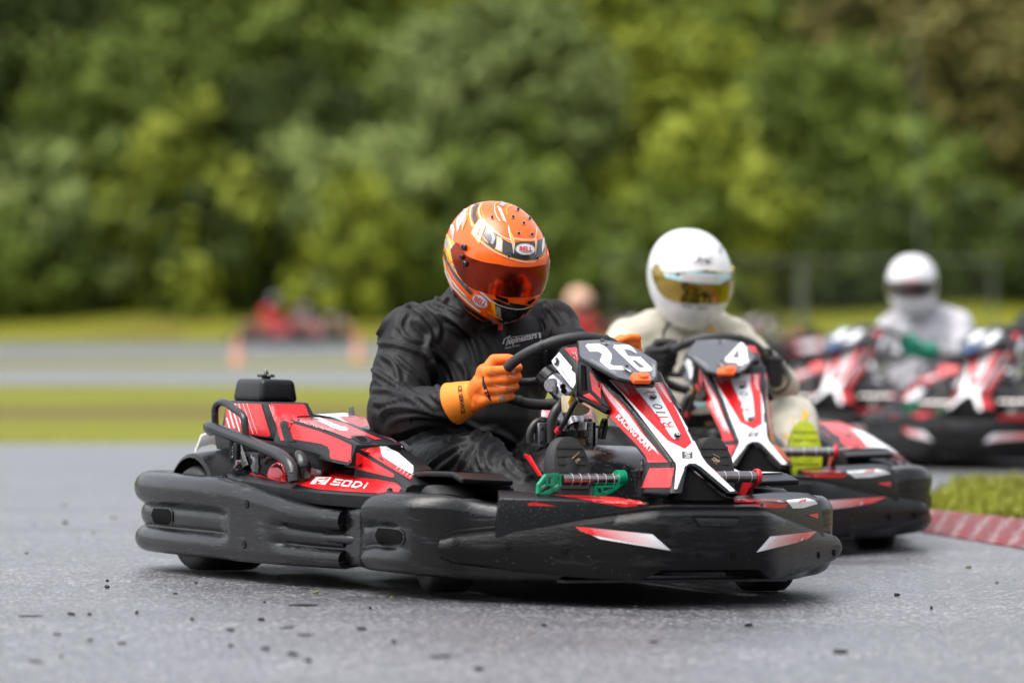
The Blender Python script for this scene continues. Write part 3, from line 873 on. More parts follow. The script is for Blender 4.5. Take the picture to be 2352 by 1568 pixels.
reg('starter_cover', p, parent=i_eng)
p = Part()
p.add(*tube([U('A', 752, 545, x=-.60), U('A', 752, 690, x=-.60)], [.011, .011], 8, 1), 'cover_plastic', True)
p.add(*slab([U('A', X, Y, x=-.605) for X, Y in ((730, 550), (775, 560), (778, 680), (765, 705), (740, 705), (730, 680))], (-1, 0, 0), .014, .003), 'cover_plastic', True)
bv = p.bvh()
write(p, bv, 'A', '4160', (745, 665), (745, 580), (760, 665), 'grey_print', bold=.01)
p.add(*tube([U('A', 790, 560, x=-.585), U('A', 850, 730, x=-.585)], [.012, .011], 8, 1), 'black_paint', True)
c = U('A', 915, 720, x=-.57)
p.add(*lathe([(.012, -.02), (.012, -.006), (.015, -.006), (.015, .004), (.011, .004), (.011, .02), (.016, .02), (.016, .03)], c, n=8), 'alloy')
p.add(*lathe([(.007, -.006), (.007, .006)], U('A', 790, 697, x=-.615), (-1, 0, 0), n=6), 'alloy')
p.add(*box(U('A', 930, 640, x=-.56), (.05, .10, .012), .003), 'engine_grey', True)
p.add(*tube([U('A', 980, 700, x=-.59), U('A', 1010, 660, x=-.59), U('A', 1100, 650, x=-.58)], .006, 8, 4), 'hose_rubber', True)
reg('carburettor', p, parent=i_eng)
p = Part()     # pale panel at the tail
tp = [U('A', X, Y, y=.66) for X, Y in ((478, 622), (525, 500), (600, 472), (690, 480), (700, 600), (600, 560), (520, 580))]
p.add(*slab(tp, (0, 1, .3), .01, .003), 'dirty_white', True)
bv = p.bvh(); bars(p, bv, 'A', [(620, 505), (680, 510), (680, 560), (620, 545)], 5, 'pink_hatch', fill=(.2, .2))
reg('tail_panel', p)

# ---------- frame, floor tray, seat
p = Part()
for s_ in (-1, 1):
    p.add(*tube([(s_ * .30, .60, .075), (s_ * .33, .2, .07), (s_ * .36, -.2, .07), (s_ * .30, -.75, .07), (s_ * .16, -1.02, .10)], .016, 10, 5), 'black_paint', True)
    p.add(*tube([(s_ * .36, .30, .10), (s_ * .58, .26, .12), (s_ * .62, 0, .12), (s_ * .58, -.42, .12), (s_ * .36, -.46, .10)], .012, 10, 5), 'black_paint', True)
    p.add(*tube([(s_ * .30, -.63, .10), (s_ * .40, -.63, .13)], .014, 10, 1), 'black_paint', True)
p.add(*tube([(-.5, .445, .138), (.5, .445, .138)], .02, 14, 1), 'black_paint', True)
p.add(*tube([(-.30, -.95, .09), (.30, -.95, .09)], .014, 10, 1), 'black_paint', True)
p.add(*box((0, -.45, .048), (.62, 1.05, .008), .002), 'engine_grey', True)
p.add(*box((0, -.98, .13), (.50, .10, .12), .01), 'void_black', True)
reg('frame', p)
p = Part(); rings = []
for y, zb_, zt_, w in ((.50, .34, .43, .17), (.46, .20, .41, .19), (.38, .10, .40, .195), (.22, .07, .37, .195), (.05, .075, .31, .19), (-.06, .10, .22, .17)):
    ring = []
    for k in range(13):
        a = math.pi * k / 12
        ring.append(Vector((-w * math.cos(a), y, zb_ + (zt_ - zb_) * (1 - math.sin(a)))))
    for k in range(12, -1, -1):
        a = math.pi * k / 12
        ring.append(Vector((-(w - .012) * math.cos(a), y, zb_ + .012 + (zt_ - zb_ - .006) * (1 - math.sin(a)))))
    rings.append(ring)
p.add(*fixn(loft(rings)), 'black_gloss', True)
reg('seat', p)

# ---------- fuel tank between the driver's legs
p = Part(); rings = []
for y, zt_, hw, zb_ in ((-.40, .30, .12, .10), (-.44, .345, .15, .09), (-.50, .362, .165, .08), (-.58, .362, .175, .08), (-.66, .345, .18, .08), (-.74, .31, .175, .08), (-.79, .25, .16, .08), (-.82, .17, .14, .08)):
    ring = []
    for k in range(28):
        a = 2 * math.pi * k / 28
        ca, sa = math.cos(a), math.sin(a)
        e = .42
        ring.append(Vector((hw * (abs(ca) ** e) * (1 if ca >= 0 else -1), y, (zt_ + zb_) / 2 + (zt_ - zb_) / 2 * (abs(sa) ** e) * (1 if sa >= 0 else -1))))
    rings.append(ring)
p.add(*fixn(loft(rings)), 'black_gloss', True)
p.add(*slab([U('D', X, Y, x=-.205) for X, Y in ((195, 1180), (235, 1190), (340, 1365), (318, 1362))], (-1, 0, 0), .006), 'red_sticker')
reg('fuel_tank', p)
p = Part()
c = U('C', 1670, 470, y=-.50)
p.add(*lathe([(.0255, -.06), (.0255, 0), (.022, .002), (.022, .004)], c + Vector((0, 0, .01)), n=28), 'brown_fluid', True)
i = reg('fluid_reservoir', p)
p = Part()
capp = []
for k in range(40):
    a = 2 * math.pi * k / 40; rr_ = .030 + .0012 * (k % 2)
    capp.append(Vector((rr_ * math.cos(a), rr_ * math.sin(a), 0)))
cz = c + Vector((0, 0, .014))
p.add(*prism([cz + v for v in capp], [cz + v * .97 + Vector((0, 0, .019)) for v in capp], .0015, 1), 'black_gloss', False)
reg('cap', p, parent=i)
p = Part()
for X, Y, w in ((1425, 415, .042), (1745, 410, .034)):
    c = U('C', X, Y, y=-.50)
    p.add(*box(c, (w, .045, .062), .006), 'alloy', True)
    p.add(*box(c + Vector((.006, -.003, 0)), (.004, .046, .06), .001), 'void_black')
    p.add(*lathe([(.012, 0), (.012, .006), (.009, .009), (.001, .0095)], c + Vector((0, 0, .03)), n=18), 'black_gloss', True)
    for dz in (-.018, .016):
        p.add(*lathe([(.005, 0), (.005, .004), (.001, .0045)], c + Vector((-w / 2 + .008, -.0225, dz)), (0, -1, 0), n=12), 'chrome_tube', True)
p.add(*box(U('C', 1590, 440, y=-.485), (.12, .012, .04), .003), 'engine_grey', True)
reg('pedal_clamp', p)

# ---------- steering column, hub, wheel
SC = Vector((.004, -.36, .539)); SN = Vector((0, .56, .83)).normalized()       # wheel centre and its axis
p = Part()
base = Vector((0, -.66, .20))
p.add(*tube([SC - SN * .03, SC - SN * .16], [.024, .024], 20, 1), 'alloy', True)
p.add(*tube([SC - SN * .015, SC - SN * .06], [.034, .036], 20, 1), 'black_gloss', True)
p.add(*tube([SC - SN * .15, SC - SN * .20 + Vector((0, 0, -.02)), SC + (base - SC) * .95], [.018, .020, .017], 16, 3), 'black_gloss', True)
reg('steering_column', p)
# nickel coloured hub block seen under the box
p = Part()
hc_ = U('D', 500, 590, y=-.47)
u1 = U('D', 430, 570, y=-.46); u2 = U('D', 560, 700, y=-.50)
p.add(*tube([u1 + (u1 - u2) * .15, u2 + (u2 - u1) * .12], .026, 22, 1), 'alloy', True)
p.add(*tube([u1 + (u1 - u2) * .45, u1 + (u1 - u2) * .05], .031, 22, 1), 'black_gloss', True)
p.add(*tube([U('D', 415, 610, y=-.49), U('D', 470, 580, y=-.47)], .016, 14, 1), 'alloy', True)
p.add(*lathe([(.007, -.012), (.007, 0), (.004, .001), (.004, .008)], U('D', 460, 655, y=-.50), (0, 0, -1), n=6), 'alloy')
for X, Y in ((525, 620), (533, 655)):
    p.add(*lathe([(.0075, 0), (.0075, .004), (.0035, .004), (.0035, .001)], U('D', X, Y, y=-.52), (-.4, -1, .2), n=16), 'black_gloss', True)
reg('column_hub', p)
p = Part()
e1 = Vector((1, 0, 0)); e2 = SN.cross(e1).normalized()      # e2 points forward and up
if e2.y > 0: e2 = -e2
rim = []
TURN = R(-14)
for k in range(40):
    a = 2 * math.pi * k / 40
    rx, ry = .160, .160
    # flattened top and bottom like a kart wheel
    x_ = rx * math.cos(a); y_ = ry * math.sin(a)
    if y_ < -.10: y_ = -.10 - (abs(y_) - .10) * .75
    xr = x_ * math.cos(TURN) - y_ * math.sin(TURN); yr = x_ * math.sin(TURN) + y_ * math.cos(TURN)
    rim.append(SC + e1 * xr + e2 * yr)
rr_ = [.0135 + (.0016 if k in (5, 6, 7, 8, 12, 13, 14, 15, 25, 26, 27, 33, 34) else 0) for k in range(40)]
p.add(*tube(rim, rr_, 14, 3, closed=True), 'grip_rubber', True)
reg_rim = rim
for k in (4, 9, 16, 24, 29, 36):
    a, b = rim[k], rim[(k + 1) % 40]; d = (b - a).normalized()
    p.add(*tube([a, a + d * .004], .0160, 16, 1), 'hose_rubber', True)
for s_ in (0, 1, 2):
    a = math.pi / 2 + s_ * 2.094 + TURN
    p.add(*tube([SC - SN * .02, SC + (e1 * math.cos(a) + e2 * math.sin(a)) * .09 - SN * .012, SC + (e1 * math.cos(a) + e2 * math.sin(a)) * .158], [.012, .010, .009], 10, 3), 'black_paint', True)
reg('steering_wheel', p)

# ---------- nose fairing: front blade that forks at the foot, side faces, upper box
p = Part()
prof = [(.092, -.715, .548), (.085, -.745, .524), (.078, -.812, .490), (.063, -.869, .4455), (.051, -.950, .388), (.048, -1.022, .333)]
back = [(-v.x, v.y, v.z) for v in [U('D', X, Y, x=x_) for X, Y, x_ in ((755, 490, -.100), (838, 640, -.098), (858, 780, -.098), (918, 880, -.096), (1028, 1000, -.088), (1238, 1258, -.076))]]
front_L = [Vector((-a, b, c)) for a, b, c in prof]; front_R = [Vector((a, b, c)) for a, b, c in prof]
back_L = [Vector((-a, b, c)) for a, b, c in back]; back_R = [Vector((a, b, c)) for a, b, c in back]
rings = []
for fl, fr, bl, br in zip(front_L, front_R, back_L, back_R):
    rings.append([fl, fr, br, bl])
V, F = loft(rings); p.add(*solid(V, F, .004), 'cover_plastic', True)
# fork legs and the side feet
for s_ in (-1, 1):
    def S(x, y, z): return Vector((s_ * abs(x) if x >= 0 else -s_ * abs(x), y, z))
    leg_f = [S(.048, -1.022, .333), S(.094, -1.100, .262), S(.062, -1.098, .262), S(.012, -1.034, .322), S(.0, -1.030, .326), S(.0, -1.022, .333)]
    leg_b = [v + Vector((0, .03, .0)) for v in leg_f]
    p.add(*prism(leg_f, leg_b, .002, 1), 'cover_plastic', True)
    foot = [S(.048, -1.018, .335), S(.094, -1.096, .262), S(.120, -1.020, .262), S(.077, -.950, .332)]
    p.add(*prism([v + Vector((0, .02, -.012)) for v in foot], foot, .002, 1), 'cover_plastic', True)
# near-black block painted in for the shade under the fork
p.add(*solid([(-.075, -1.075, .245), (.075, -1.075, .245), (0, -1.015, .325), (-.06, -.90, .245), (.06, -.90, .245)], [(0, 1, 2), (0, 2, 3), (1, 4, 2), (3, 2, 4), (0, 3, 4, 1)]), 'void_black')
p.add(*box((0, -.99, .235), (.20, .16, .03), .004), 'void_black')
bv = p.bvh()
Dp = lambda *a: list(a)
face = [(905, 562), (1110, 580), (1330, 590), (1480, 800), (1600, 1010), (1700, 1215), (1735, 1262), (1965, 1490), (1925, 1497), (1690, 1290), (1640, 1262), (1590, 1262), (1550, 1290), (1535, 1320), (1478, 1475), (1455, 1478), (1482, 1290), (1470, 1262), (1300, 1035), (1160, 850), (1020, 680)]
face = [(X - (9 if 1470 < X and 590 < Y < 1300 else 0), Y) for X, Y in face]
sticker(p, bv, 'D', face, 'white_sticker', step=5)
# red chevron with a white tongue
sticker(p, bv, 'D', [(915, 563), (1030, 572), (1355, 592), (1480, 830), (1602, 1090), (1545, 1143), (1400, 1072), (1250, 855), (1130, 700), (1050, 640)], 'red_sticker', off=.002, step=10)
sticker(p, bv, 'D', [(1088, 588), (1275, 598), (1400, 820), (1512, 1040), (1500, 1062), (1450, 1062), (1430, 1040), (1260, 800)], 'white_sticker', off=.0026, step=10)
bars(p, bv, 'D', [(925, 572), (1090, 700), (1060, 640), (1000, 580)], 9, 'white_sticker', fill=(.35, .35), off=.0026)
bars(p, bv, 'D', [(1335, 595), (1440, 760), (1420, 760), (1300, 595)], 12, 'white_sticker', fill=(.35, .35), off=.0026)
for X, Y, r_ in ((1275, 718, 30), (1478, 1040, 30)):
    sticker(p, bv, 'D', ell(X, Y, r_, r_ * .75), 'black_gloss', off=.006, step=6)
    sticker(p, bv, 'D', ell(X + 3, Y - 4, r_ * .55, r_ * .42), 'grey_print', off=.009, step=6)
    sticker(p, bv, 'D', ell(X + 3, Y - 4, r_ * .2, r_ * .16), 'black_gloss', off=.010, step=6)
write(p, bv, 'D', 'RT', (1462, 965), (1385, 852), (1372, 965), 'logo_red', off=.0032, bold=.0, shear=0.0)
write(p, bv, 'D', '10', (1385, 848), (1345, 772), (1302, 845), 'helmet_black', off=.0032, bold=.0)
write(p, bv, 'D', 'JPR', (1192, 688), (1290, 690), (1205, 665), 'logo_red', off=.0034, bold=.04, shear=.4)
write(p, bv, 'D', 'RACING KART', (1192, 700), (1300, 702), (1195, 692), 'grey_print', off=.0034)
sticker(p, bv, 'D', ribbon([(1165, 672), (1200, 658), (1240, 662)], 3), 'grey_print', off=.003)
# square mark with an S
sticker(p, bv, 'D', [(1520, 1165), (1608, 1168), (1608, 1222), (1520, 1222)], 'helmet_dark', off=.002)
sticker(p, bv, 'D', ribbon([(1592, 1180), (1550, 1177), (1540, 1190), (1586, 1200), (1582, 1213), (1545, 1211)], 7), 'white_sticker', off=.0028, step=30)
# side face: red, white wedge, hatch
sf = [(835, 580), (905, 650), (1040, 775), (1100, 850), (1240, 1060), (1345, 1180), (1408, 1253), (1242, 1256), (1215, 1190), (1150, 1110), (1030, 985), (925, 875), (915, 790), (850, 720)]
sticker(p, bv, 'D', sf, 'red_sticker', step=10, mirror=True)
sticker(p, bv, 'D', [(852, 585), (905, 660), (1010, 770), (1085, 860), (1190, 1010), (1290, 1125), (1335, 1190), (1180, 1040), (1030, 870), (930, 740), (860, 640)], 'white_sticker', off=.002, mirror=True, step=10)
bars(p, bv, 'D', [(852, 585), (1025, 800), (1020, 850), (846, 625)], 17, 'red_sticker', fill=(.7, .2), off=.0026)
write(p, bv, 'D', 'RACING KART', (972, 880), (1262, 1172), (1002, 850), 'digit_white', off=.003, bold=.008)
sticker(p, bv, 'D', [(1255, 1305), (1452, 1302), (1428, 1465), (1190, 1465)], 'red_sticker', off=.002, mirror=True, step=10)
i_nose = reg('nose_fairing', p)

# upper box
p = Part()
oL = dict(a=(515, 285, -.098), b=(415, 405, -.114), c=(590, 640, -.114), d=(640, 715, -.112), e=(880, 850, -.106), f=(915, 800, -.104), g=(760, 440, -.092), h=(655, 405, -.098), i=(648, 690, -.110))
vv = {k: U('D', X, Y, x=x_) for k, (X, Y, x_) in oL.items()}
def mirv(v): return Vector((-v.x, v.y, v.z))
def wedge(keys, inner_dx=.0):
    L_ = [vv[k] for k in keys]
    return L_
# side cheeks (thick) right and left, and the front bridge
for s_ in (-1, 1):
    m_ = (lambda v: v) if s_ < 0 else mirv
    cheek = [m_(vv[k]) for k in ('a', 'b', 'c', 'd', 'i', 'h')]
    inn = [v + Vector((-s_ * .022, 0.01, .004)) for v in cheek]
    p.add(*prism(cheek, inn, .003, 1), 'cover_plastic', True)
    lowr = [m_(vv[k]) for k in ('i', 'd', 'e', 'f')]
    p.add(*prism(lowr, [v + Vector((-s_ * .03, .02, -.004)) for v in lowr], .003, 1), 'cover_plastic', True)
    fr = [m_(vv[k]) for k in ('h', 'i', 'f', 'g')]
    p.add(*prism(fr, [v + Vector((-s_ * .03, .03, 0)) for v in fr], .003, 1), 'cover_plastic', True)
topb = [vv['a'], vv['h'] + Vector((0, 0, .002)), vv['g'], mirv(vv['g']), mirv(vv['h']) + Vector((0, 0, .002)), mirv(vv['a'])]
p.add(*prism([v - Vector((0, 0, .012)) for v in topb], topb, .003, 1), 'cover_plastic', True)
bv = p.bvh()
sticker(p, bv, 'D', [(522, 285), (640, 268), (660, 395), (655, 412), (600, 360)], 'red_sticker', mirror=True, step=8)
for k in range(3): sticker(p, bv, 'D', ribbon([(548 + 28 * k, 282), (608 + 22 * k, 372 + 8 * k)], 3), 'white_sticker', off=.002, step=30)
sticker(p, bv, 'D', [(500, 332), (436, 404), (444, 428), (600, 624), (614, 632), (636, 590), (634, 510), (600, 480), (606, 455), (592, 440)], 'white_sticker', mirror=True, step=3.5)
sticker(p, bv, 'D', ell(486, 415, 19, 34, 10), 'black_gloss', off=.006, step=6)
sticker(p, bv, 'D', ell(484, 415, 9, 17, 10), 'grey_print', off=.009, step=6)
write(p, bv, 'D', 'SODIKART.COM', (508, 468), (585, 580), (518, 456), 'helmet_dark', off=.003, bold=.0)
sticker(p, bv, 'D', [(680, 435), (715, 440), (722, 655), (684, 655)], 'void_black', off=.002, step=8)
sticker(p, bv, 'D', [(695, 692), (755, 672), (855, 772), (842, 776)], 'red_sticker', mirror=True, step=8)
sticker(p, bv, 'D', [(752, 490), (835, 575), (850, 720), (775, 650)], 'red_sticker', mirror=True, step=8)
reg('steering_box', p, parent=i_nose)

# number plates
PLN_O = Vector((0, -.62, .622)); PLN_N = Vector((0, -.097, .24)).normalized()
def plate(num, buckle):
    q_ = Part()
    outl_ = [(495, 35), (620, 25), (770, 18), (900, 30), (1110, 70), (1200, 105), (1505, 300), (1503, 500), (1470, 548), (1190, 560), (1000, 512), (540, 260), (510, 222)]
    pts_ = [on_pl('J', X, Y, PLN_O, PLN_N) for X, Y in outl_]
    q_.add(*prism([v - PLN_N * .007 for v in pts_], pts_, .0015, 1), 'cover_plastic', True)
    b_ = q_.bvh()
    c = (1010, 290)
    sticker(q_, b_, 'J', [(c[0] + (X - c[0]) * .965, c[1] + (Y - c[1]) * .95) for X, Y in outl_], 'plate_grey', step=10)
    if num == 26:
        sticker(q_, b_, 'J', [(600, 112), (625, 88), (770, 85), (855, 125), (925, 212), (930, 262), (905, 335), (945, 360), (1055, 362), (1130, 415), (905, 408), (778, 305), (812, 215), (758, 150), (735, 150), (752, 184), (655, 182)], 'digit_white', off=.002, step=8)
        sticker(q_, b_, 'J', [(945, 130), (960, 100), (1060, 95), (1150, 105), (1205, 150), (1255, 215), (1330, 290), (1435, 390), (1438, 415), (1410, 430), (1290, 432), (1250, 415), (1070, 250)], 'digit_white', off=.002, step=8)
        sticker(q_, b_, 'J', [(1080, 158), (1142, 160), (1182, 213), (1262, 217), (1300, 250), (1250, 247), (1132, 240)], 'plate_grey', off=.0027, step=8)
        sticker(q_, b_, 'J', [(1180, 292), (1225, 292), (1345, 382), (1270, 382)], 'plate_grey', off=.0027, step=8)
    elif num == 4:
        f4 = lambda X, Y: (X, Y)
        sticker(q_, b_, 'J', [(1130, 95), (1220, 120), (1470, 400), (1400, 400), (1430, 440), (1350, 430), (1330, 395), (1150, 375), (1110, 330)], 'digit_white', off=.002, step=8)
        sticker(q_, b_, 'J', [(1165, 180), (1300, 330), (1190, 320)], 'plate_grey', off=.0027, step=8)
    else:
        sticker(q_, b_, 'J', [(620, 80), (800, 80), (1000, 330), (800, 300)], 'digit_white', off=.002, step=8)
        sticker(q_, b_, 'J', [(1000, 90), (1150, 110), (1420, 380), (1230, 380)], 'digit_white', off=.002, step=8)
    bars(q_, b_, 'J', [(660, 290), (990, 470), (990, 440), (670, 275)], 26, 'grey_print', fill=(.3, .3), off=.002)
    bars(q_, b_, 'J', [(1440, 330), (1478, 350), (1478, 500), (1440, 500)], 5, 'grey_print', fill=(.4, .4), off=.002)
    write(q_, b_, 'J', 'sodikart.com', (975, 93), (700, 82), (972, 80), 'grey_print', off=.0026)
    for X, Y, r_ in ((862, 98, 24), (812, 40, 30)):
        sticker(q_, b_, 'J', ell(X, Y, r_, r_ * .5), 'black_gloss', off=.003, step=6)
    # quick release clip
    o = on_pl('J', 1300, 480, PLN_O, PLN_N)
    ux = Vector((1, 0, 0)); uy = PLN_N.cross(ux)
    rt = Matrix((ux, uy, PLN_N)).transposed()
    bpx = [on_pl('J', X, Y, PLN_O + PLN_N * .010, PLN_N) for X, Y in ((1165, 478), (1205, 430), (1260, 440), (1290, 420), (1380, 430), (1410, 470), (1430, 515), (1425, 535), (1215, 535))]
    q_.add(*prism([v - PLN_N * .010 for v in bpx], bpx, .002, 2), buckle, True)
    b2 = [on_pl('J', X, Y, PLN_O + PLN_N * .016, PLN_N) for X, Y in ell(1335, 455, 62, 32, 8, 18)]
    q_.add(*prism([v - PLN_N * .008 for v in b2], b2, .0015, 1), buckle, True)
    q_.add(*slab([on_pl('J', X, Y, PLN_O + PLN_N * .009, PLN_N) for X, Y in ((1055, 345), (1085, 325), (1140, 340), (1160, 372), (1205, 410), (1175, 425), (1130, 400))], PLN_N, .003, .0008, 1), 'alloy', True)
    q_.add(*lathe([(.006, 0), (.006, .004), (.001, .005)], on_pl('J', 1115, 350, PLN_O + PLN_N * .009, PLN_N), PLN_N, n=12), 'chrome_tube', True)
    q_.add(*slab([on_pl('J', X, Y, PLN_O - PLN_N * .006, PLN_N) for X, Y in ((1190, 560), (1480, 545), (1475, 590), (1450, 605), (1215, 600))], PLN_N, .006, .001, 1), 'black_gloss', True)
    q_.add(*lathe([(.006, 0), (.006, .005), (.001, .006)], on_pl('J', 1250, 565, PLN_O - PLN_N * .004, PLN_N), PLN_N, n=12), 'chrome_tube', True)
    return q_
reg('number_plate', plate(26, 'orange_plastic'), parent=i_nose, key=26)
reg('number_plate', plate(4, 'orange_plastic'), parent=i_nose, key=4)
reg('number_plate', plate(11, 'blue_plastic'), parent=i_nose, key=11)

# ---------- brake fluid box, hoses, plug under the steering box
p = Part()
fb = [U('D', X, Y, y=-.60) for X, Y in ((585, 690), (650, 735), (765, 800), (745, 840), (690, 862), (640, 860), (592, 840))]
p.add(*slab(fb, (0, -1, 0), .05, .006), 'fluid_plastic', True)
bv = p.bvh()
i = reg('header_tank', p)
p = Part()
yl = [U('D', X, Y, y=-.61) for X, Y in ((570, 745), (598, 690), (625, 720), (585, 790))]
p.add(*slab(yl, (0, -1, 0), .002), 'yellow_label')
bv = p.bvh(); sticker(p, bv, 'D', [(578, 770), (590, 750), (594, 778)], 'helmet_black', step=10)
bars(p, bv, 'D', [(590, 745), (604, 705), (617, 722), (600, 755)], 3, 'helmet_black', fill=(.3, .3))
reg('warning_label', p, parent=i)
p = Part()
hz = [U('D', X, Y, y=v) for X, Y, v in ((600, 700, -.52), (540, 740, -.53), (480, 800, -.54), (440, 880, -.54), (430, 960, -.54), (432, 1090, -.54))]
p.add(*tube(hz, .0125, 12, 5), 'hose_rubber', True)
p.add(*tube([U('D', X, Y, y=v) for X, Y, v in ((640, 735, -.63), (610, 780, -.62), (570, 860, -.60), (530, 930, -.58), (490, 990, -.56))], .0065, 10, 5), 'hose_rubber', True)
a, b = U('D', 503, 968, y=-.565), U('D', 478, 1000, y=-.555)
p.add(*tube([a, b], .0095, 12, 1), 'red_plastic', True)
p.add(*tube([U('D', X, Y, y=v) for X, Y, v in ((420, 930, -.50), (370, 905, -.50), (310, 915, -.50), (270, 960, -.50), (250, 1020, -.50), (250, 1090, -.50))], .010, 12, 5), 'hose_rubber', True)
p.add(*tube([U('D', 380, 905, y=-.5), U('D', 460, 915, y=-.5)], .009, 12, 1), 'hose_rubber', True)
p.add(*tube([U('D', 462, 912, y=-.5), U('D', 492, 925, y=-.5)], .010, 8, 1), 'alloy', False)
reg('hose', p)
p = Part()
p.add(*tube([U('D', X, Y, y=-.64) for X, Y in ((903, 860), (900, 890))], .003, 8, 1), 'yellow_label', True)
p.add(*slab([U('D', X, Y, y=-.64) for X, Y in ((872, 905), (888, 880), (908, 890), (908, 950), (900, 990), (885, 1060), (845, 1055), (850, 1000), (862, 950))], (0, -1, 0), .02, .003), 'black_gloss', True)
p.add(*slab([U('D', X, Y, y=-.645) for X, Y in ((850, 945), (915, 955), (912, 975), (845, 965))], (0, -1, 0), .03, .002), 'black_gloss', True)
reg('wiring_plug', p)

# ---------- pedals: tube with side links
def pedal(side, m):
    q_ = Part()
    if side < 0:
        a, b = U('D', 515, 1392, y=-.885), U('D', 975, 1396, y=-.885)
    else:
        a, b = U('D', 1760, 1350, y=-.885), U('D', 1985, 1372, y=-.885)
        a = Vector((-U('D', 975, 1396, y=-.885).x, -.885, b.z)); b = Vector((-U('D', 515, 1392, y=-.885).x, -.885, b.z))
        a = b - Vector((.247, 0, 0))
    q_.add(*tube([a, b], .0140, 24, 1), 'chrome_tube', True)
    for k in range(6):
        c_ = a.lerp(b, .16 + k * .15)
        q_.add(*tube([c_, c_ + (b - a).normalized() * .0010], .0143, 24, 1), 'white_sticker', True)
    l_ = Part()
    for e, (ya, za, yb, zb_) in ((a, (-.885, a.z, -.80, a.z - .075)), (b, (-.885, b.z, -.80, b.z - .075))):
        x_ = e.x
        ring = []
        for aa, rr2 in ((60, .027), (20, .027), (-30, .027), (-80, .027)):
            ring.append(Vector((x_, e.y - .001 - rr2 * math.cos(R(aa)), e.z + rr2 * math.sin(R(aa)))))
        ring = [Vector((x_, e.y + dy, e.z + dz)) for dy, dz in ((-.020, .003), (-.013, .016), (0, .021), (.016, .014), (.055, -.012), (.085, -.05), (.080, -.066), (.060, -.066), (.025, -.03), (-.004, -.020), (-.016, -.013))]
        l_.add(*prism([v - Vector((.006, 0, 0)) for v in ring], [v + Vector((.006, 0, 0)) for v in ring], .002, 1), m, True)
    return q_, l_
q_, l_ = pedal(-1, 'green_plastic')
# openwork links of the green pedal, seen broadside: left plate with two windows
gl = Part()
def gplate(pts_, y, th=.010): return slab([U('D', X, Y, y=y) for X, Y in pts_], (0, -1, 0), th, .0015, 1)
# outer frame drawn as strips so that the windows stay open
for rb, w in (([(500, 1355), (395, 1360), (335, 1440), (328, 1505), (380, 1515), (470, 1475), (505, 1440), (500, 1355)], 24), ([(455, 1350), (448, 1480)], 18), ([(398, 1370), (395, 1440), (340, 1480)], 16), ([(395, 1440), (470, 1440)], 14)):
    o_ = ribbon(rb, w); n_ = len(rb)
    for k in range(n_ - 1):
        quad = [o_[k], o_[k + 1], o_[2 * n_ - 2 - k], o_[2 * n_ - 1 - k]]
        gl.add(*slab([U('D', X, Y, y=-.895 + .0007 * k) for X, Y in quad], (0, -1, 0), .012, 0), 'green_plastic')
for off_ in (0, 26, 52):
    c_ = U('D', 970 + off_ * .9, 1385, y=-.885)
    gl.add(*tube([c_, c_ + Vector((.006, 0, 0))], .0200, 24, 1), 'green_plastic', True)
for rb, w in (([(1030, 1420), (935, 1490), (880, 1515), (812, 1518), (808, 1450)], 26), ([(808, 1455), (960, 1450)], 20), ([(850, 1450), (865, 1510)], 18)):
    o_ = ribbon(rb, w); n_ = len(rb)
    for k in range(n_ - 1):
        quad = [o_[k], o_[k + 1], o_[2 * n_ - 2 - k], o_[2 * n_ - 1 - k]]
        gl.add(*slab([U('D', X, Y, y=-.90 + .0007 * k) for X, Y in quad], (0, -1, 0), .014, 0), 'green_plastic')
i = reg('pedal', q_, label='steel pedal tube with green links'); reg('pedal_link', gl, parent=i)
q_, l_ = pedal(1, 'red_plastic')
i = reg('pedal', q_, label='steel pedal tube with red links'); reg('pedal_link', l_, parent=i)
p = Part()
c = U('D', 1190, 1330, y=-.93)
p.add(*lathe([(.017, -.038), (.017, -.004), (.020, 0), (.020, .004), (.009, .008), (.007, .018), (.003, .019), (.003, .03)], c, n=20), 'black_gloss', True)
p.add(*lathe([(.0085, .006), (.0085, .012), (.004, .013), (.004, .026)], c, n=6), 'alloy')
reg('rubber_mount', p)

print('KART meshes', len(KART), sum(len(k[1].vertices) for k in KART))
def build_kart(K, label, num, group, keep=None):
    root = bpy.data.objects.new('racing_kart', None); root.matrix_world = K
    root.empty_display_size = .3
    col.objects.link(root)
    root['label'] = label; root['category'] = 'kart'
    if group: root['group'] = group
    made = {}
    for i, (name, me, par, lab, key) in enumerate(KART):
        if key is not None and key != num: continue
        o = bpy.data.objects.new(name, me); col.objects.link(o)
        o.parent = made[par] if par is not None else root
        if lab: o['label'] = lab
        made[i] = o
    return root
# ================================================================ people
def capsule(a, b, ra, rb, n=16, m=5):
    a, b = Vector(a), Vector(b); L_ = (b - a).length
    prof = []
    for i in range(m + 1):
        t = math.pi / 2 * i / m; prof.append((max(.0005, ra * math.sin(t)), -ra * math.cos(t)))
    for i in range(m + 1):
        t = math.pi / 2 * (1 - i / m); prof.append((max(.0005, rb * math.sin(t)), L_ + rb * math.cos(t)))
    return fixn(lathe(prof, a, (b - a) if L_ > 1e-6 else (0, 0, 1), n))
def ellipsoid(c, r_, rot=None, n=20, m=12):
    V, F = lathe([(max(.001, math.sin(math.pi * i / m)), -math.cos(math.pi * i / m)) for i in range(m + 1)], (0, 0, 0), (0, 0, 1), n)
    out_ = []
    for v in V:
        w = Vector((v.x * r_[0], v.y * r_[1], v.z * r_[2]))
        if rot: w = rot @ w
        out_.append(w + Vector(c))
    return fixn((out_, F))
